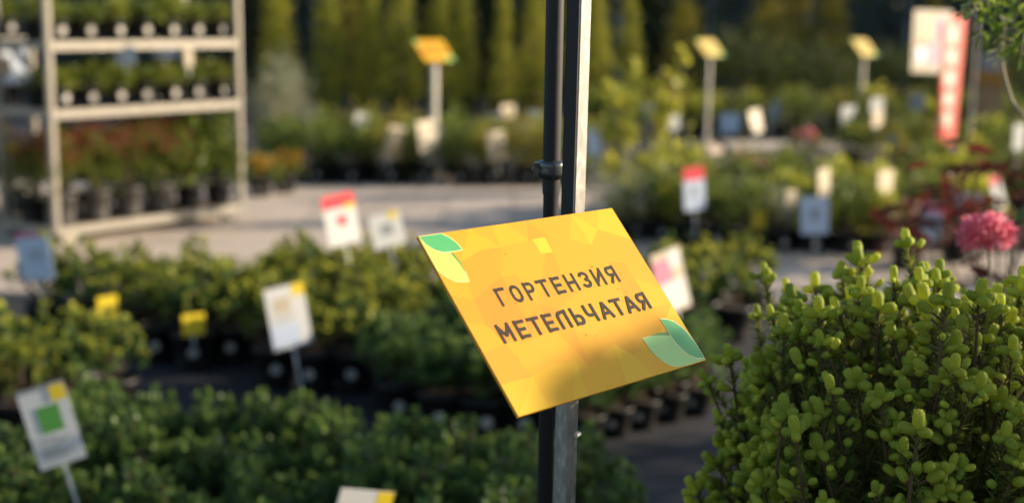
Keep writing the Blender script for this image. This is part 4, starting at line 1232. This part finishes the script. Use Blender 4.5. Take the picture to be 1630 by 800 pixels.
# ------------------------------------------------------------------ overhanging leafy shrub, top right
rng = np.random.default_rng(55)
OX, OY = 1.05, 2.15
ov = thing('arching_leafy_shrub', 'arching branch with small fresh green leaflets hanging into the top right corner', 'shrub', (OX, OY, 0))
wood = MB(); lv = MB(); tipm = MB()
def loc_of(px, py, y): 
    w_ = at_y(px, py, y); return np.array([w_.x-OX, w_.y-OY, w_.z])
def compound(a, b, n=6, ls=.030, tipc=False):
    """a pinnate leaf from a to b"""
    a, b = np.array(a), np.array(b); ax = b - a; L = np.linalg.norm(ax); ax = ax/L
    sag = np.array([0, 0, -.15*L])
    pts = [a, (a+b)/2 - sag*.6, b]
    wood.tube(pts, [.0012, .001, .0007], 4, 0, False)
    side = np.cross(ax, [0, 0, 1]); side /= np.linalg.norm(side)+1e-9
    P, D = [], []
    for i in range(n):
        f = (i+.6)/n
        q = a*(1-f)+b*f - sag*.6*(1-abs(2*f-1))
        for s in (-1, 1):
            P.append(q); D.append(side*s + ax*.6 + rng.normal(0, .22, 3) + [0, 0, -.2])
    P.append(b); D.append(ax)
    leaves(tipm if tipc else lv, P, D, ls*(.8+.4*rng.random(len(P))), .42, LEAF_OVAL, rng)
wood.tube([(0, 0, .2), (.02, 0, 1.0), tuple(loc_of(1760, 30, 2.15)), tuple(loc_of(1720, -50, 2.15))], [.012, .010, .007, .005], 7)
wood.tube([tuple(loc_of(1760, 30, 2.15)), tuple(loc_of(1690, -30, 2.12)), tuple(loc_of(1610, -40, 2.1)), tuple(loc_of(1560, 5, 2.08))], [.006, .004, .003, .0015], 6)
# thin arching cane that swings down and to the right
wood.tube([tuple(loc_of(x, y, 2.2)) for x, y in ((1572, -30), (1586, 15), (1600, 40), (1592, 85), (1598, 120), (1610, 160), (1632, 190), (1670, 200))], [.0020, .0020, .0020, .0030, .0032, .0034, .0036, .004], 6)
for x0, y0, x1, y1, tc_ in ((1610, -40, 1545, 22, 0), (1600, -30, 1575, 62, 0), (1585, -20, 1560, 55, 0), (1640, -30, 1600, 70, 0), (1650, 0, 1600, 55, 0), (1665, 20, 1612, 78, 0), (1640, 10, 1625, 90, 0),
                            (1560, -5, 1536, 22, 1), (1605, 50, 1586, 96, 1), (1620, 40, 1600, 74, 1), (1680, -30, 1640, 45, 0), (1700, 30, 1650, 95, 0), (1590, -40, 1540, 5, 0), (1730, -40, 1690, 40, 0), (1740, 20, 1700, 100, 0),
                            (1625, -40, 1590, 30, 0), (1655, 25, 1632, 60, 0)):
    compound(loc_of(x0, y0, 2.12 + rng.normal(0, .03)), loc_of(x1, y1, 2.10 + rng.normal(0, .03)), 5, .026 if not tc_ else .017, bool(tc_))
for k in range(26):                                    # rest of the crown, outside the picture
    a = np.array([rng.uniform(-.02, .35), rng.uniform(.0, .35), rng.uniform(1.35, 1.85)])
    compound(a, a + rng.normal(0, .06, 3) + [.02, 0, .02], 5, .028)
put('branch', wood.mesh('branch', [M_stem_pale]), ov)
put('foliage', lv.mesh('leaflets', [G['twigleaf']]), ov)
put('young_tips', tipm.mesh('young_tips', [G['paletip']]), ov)['kind'] = 'stuff'
put('pot', POT['l'][0], ov)

# ------------------------------------------------------------------ unseen plants added right of the frame to shade sign, spruce and near beds
d = ray(1108, 682); tgt = EYE + d * ((P0 - EYE).dot(nz) / d.dot(nz))
dist = 3.5
cb = tgt + SUN * dist  # added shrub set sunward so its shadow falls on the plate
def capsule(r):
    v = r.normal(0, 1, 3); v = v/np.linalg.norm(v)*.085
    if v[2] < 0: v[2] = -r.random()*.75
    return tuple(v)
ball = thing('sign_shade_shrub', 'added unseen column shrub shading the sign, beyond the right picture edge', 'shade_caster', (cb.x, cb.y, 0))
put('crown', cloud_foliage('sign_shade_foliage', G['dark'], 200, 5200, capsule, .022, .8, LEAF_OVAL, clumps=260, clump_r=.014, stems=0), ball, (0, 0, cb.z))
mb = MB(); mb.tube([(0, 0, .2), (0, 0, cb.z)], [.012, .009], 8); put('trunk', mb.mesh('trunk', [M_stem]), ball)
put('pot', POT['l'][0], ball)
for i, (x, y, h, w) in enumerate(((3.9, 3.45, 1.6, .5), (3.9, 4.05, 1.65, .5), (3.95, 4.65, 1.6, .5), (4.0, 5.2, 1.45, .42))):  # unseen row added to keep the near beds in shade
    t = thing('thuja_tree', f"{ORD[i+1]} added thuja of the unseen shade row beyond the right picture edge", 'tree', (x, y, 0), i, 'added shade thujas beyond the right picture edge')
    c = put('crown', F['thuja'][i % 3], t, (0, 0, .05)); c.scale = (w/.36, w/.36, h/2.1)
    put('trunk', trunk_mesh, t)
b = Vector((SX, SY, 0)) + SUN * 1.25  # added shrub set sunward to shade the lower spruce
t = thing('round_shrub', 'added unseen round shrub shading the spruce, beyond the right picture edge', 'shrub', (b.x, b.y, 0))
put('crown', F['bushy'][0], t, (0, 0, .1), 0, (.30, .30, .74)); put('trunk', trunk_mesh, t, (0, 0, 0), 0, (1, 1, .4)); put('pot', POT['l'][0], t)
print('objects', len(bpy.data.objects), 'tris', sum(len(m.polygons) for m in bpy.data.meshes))
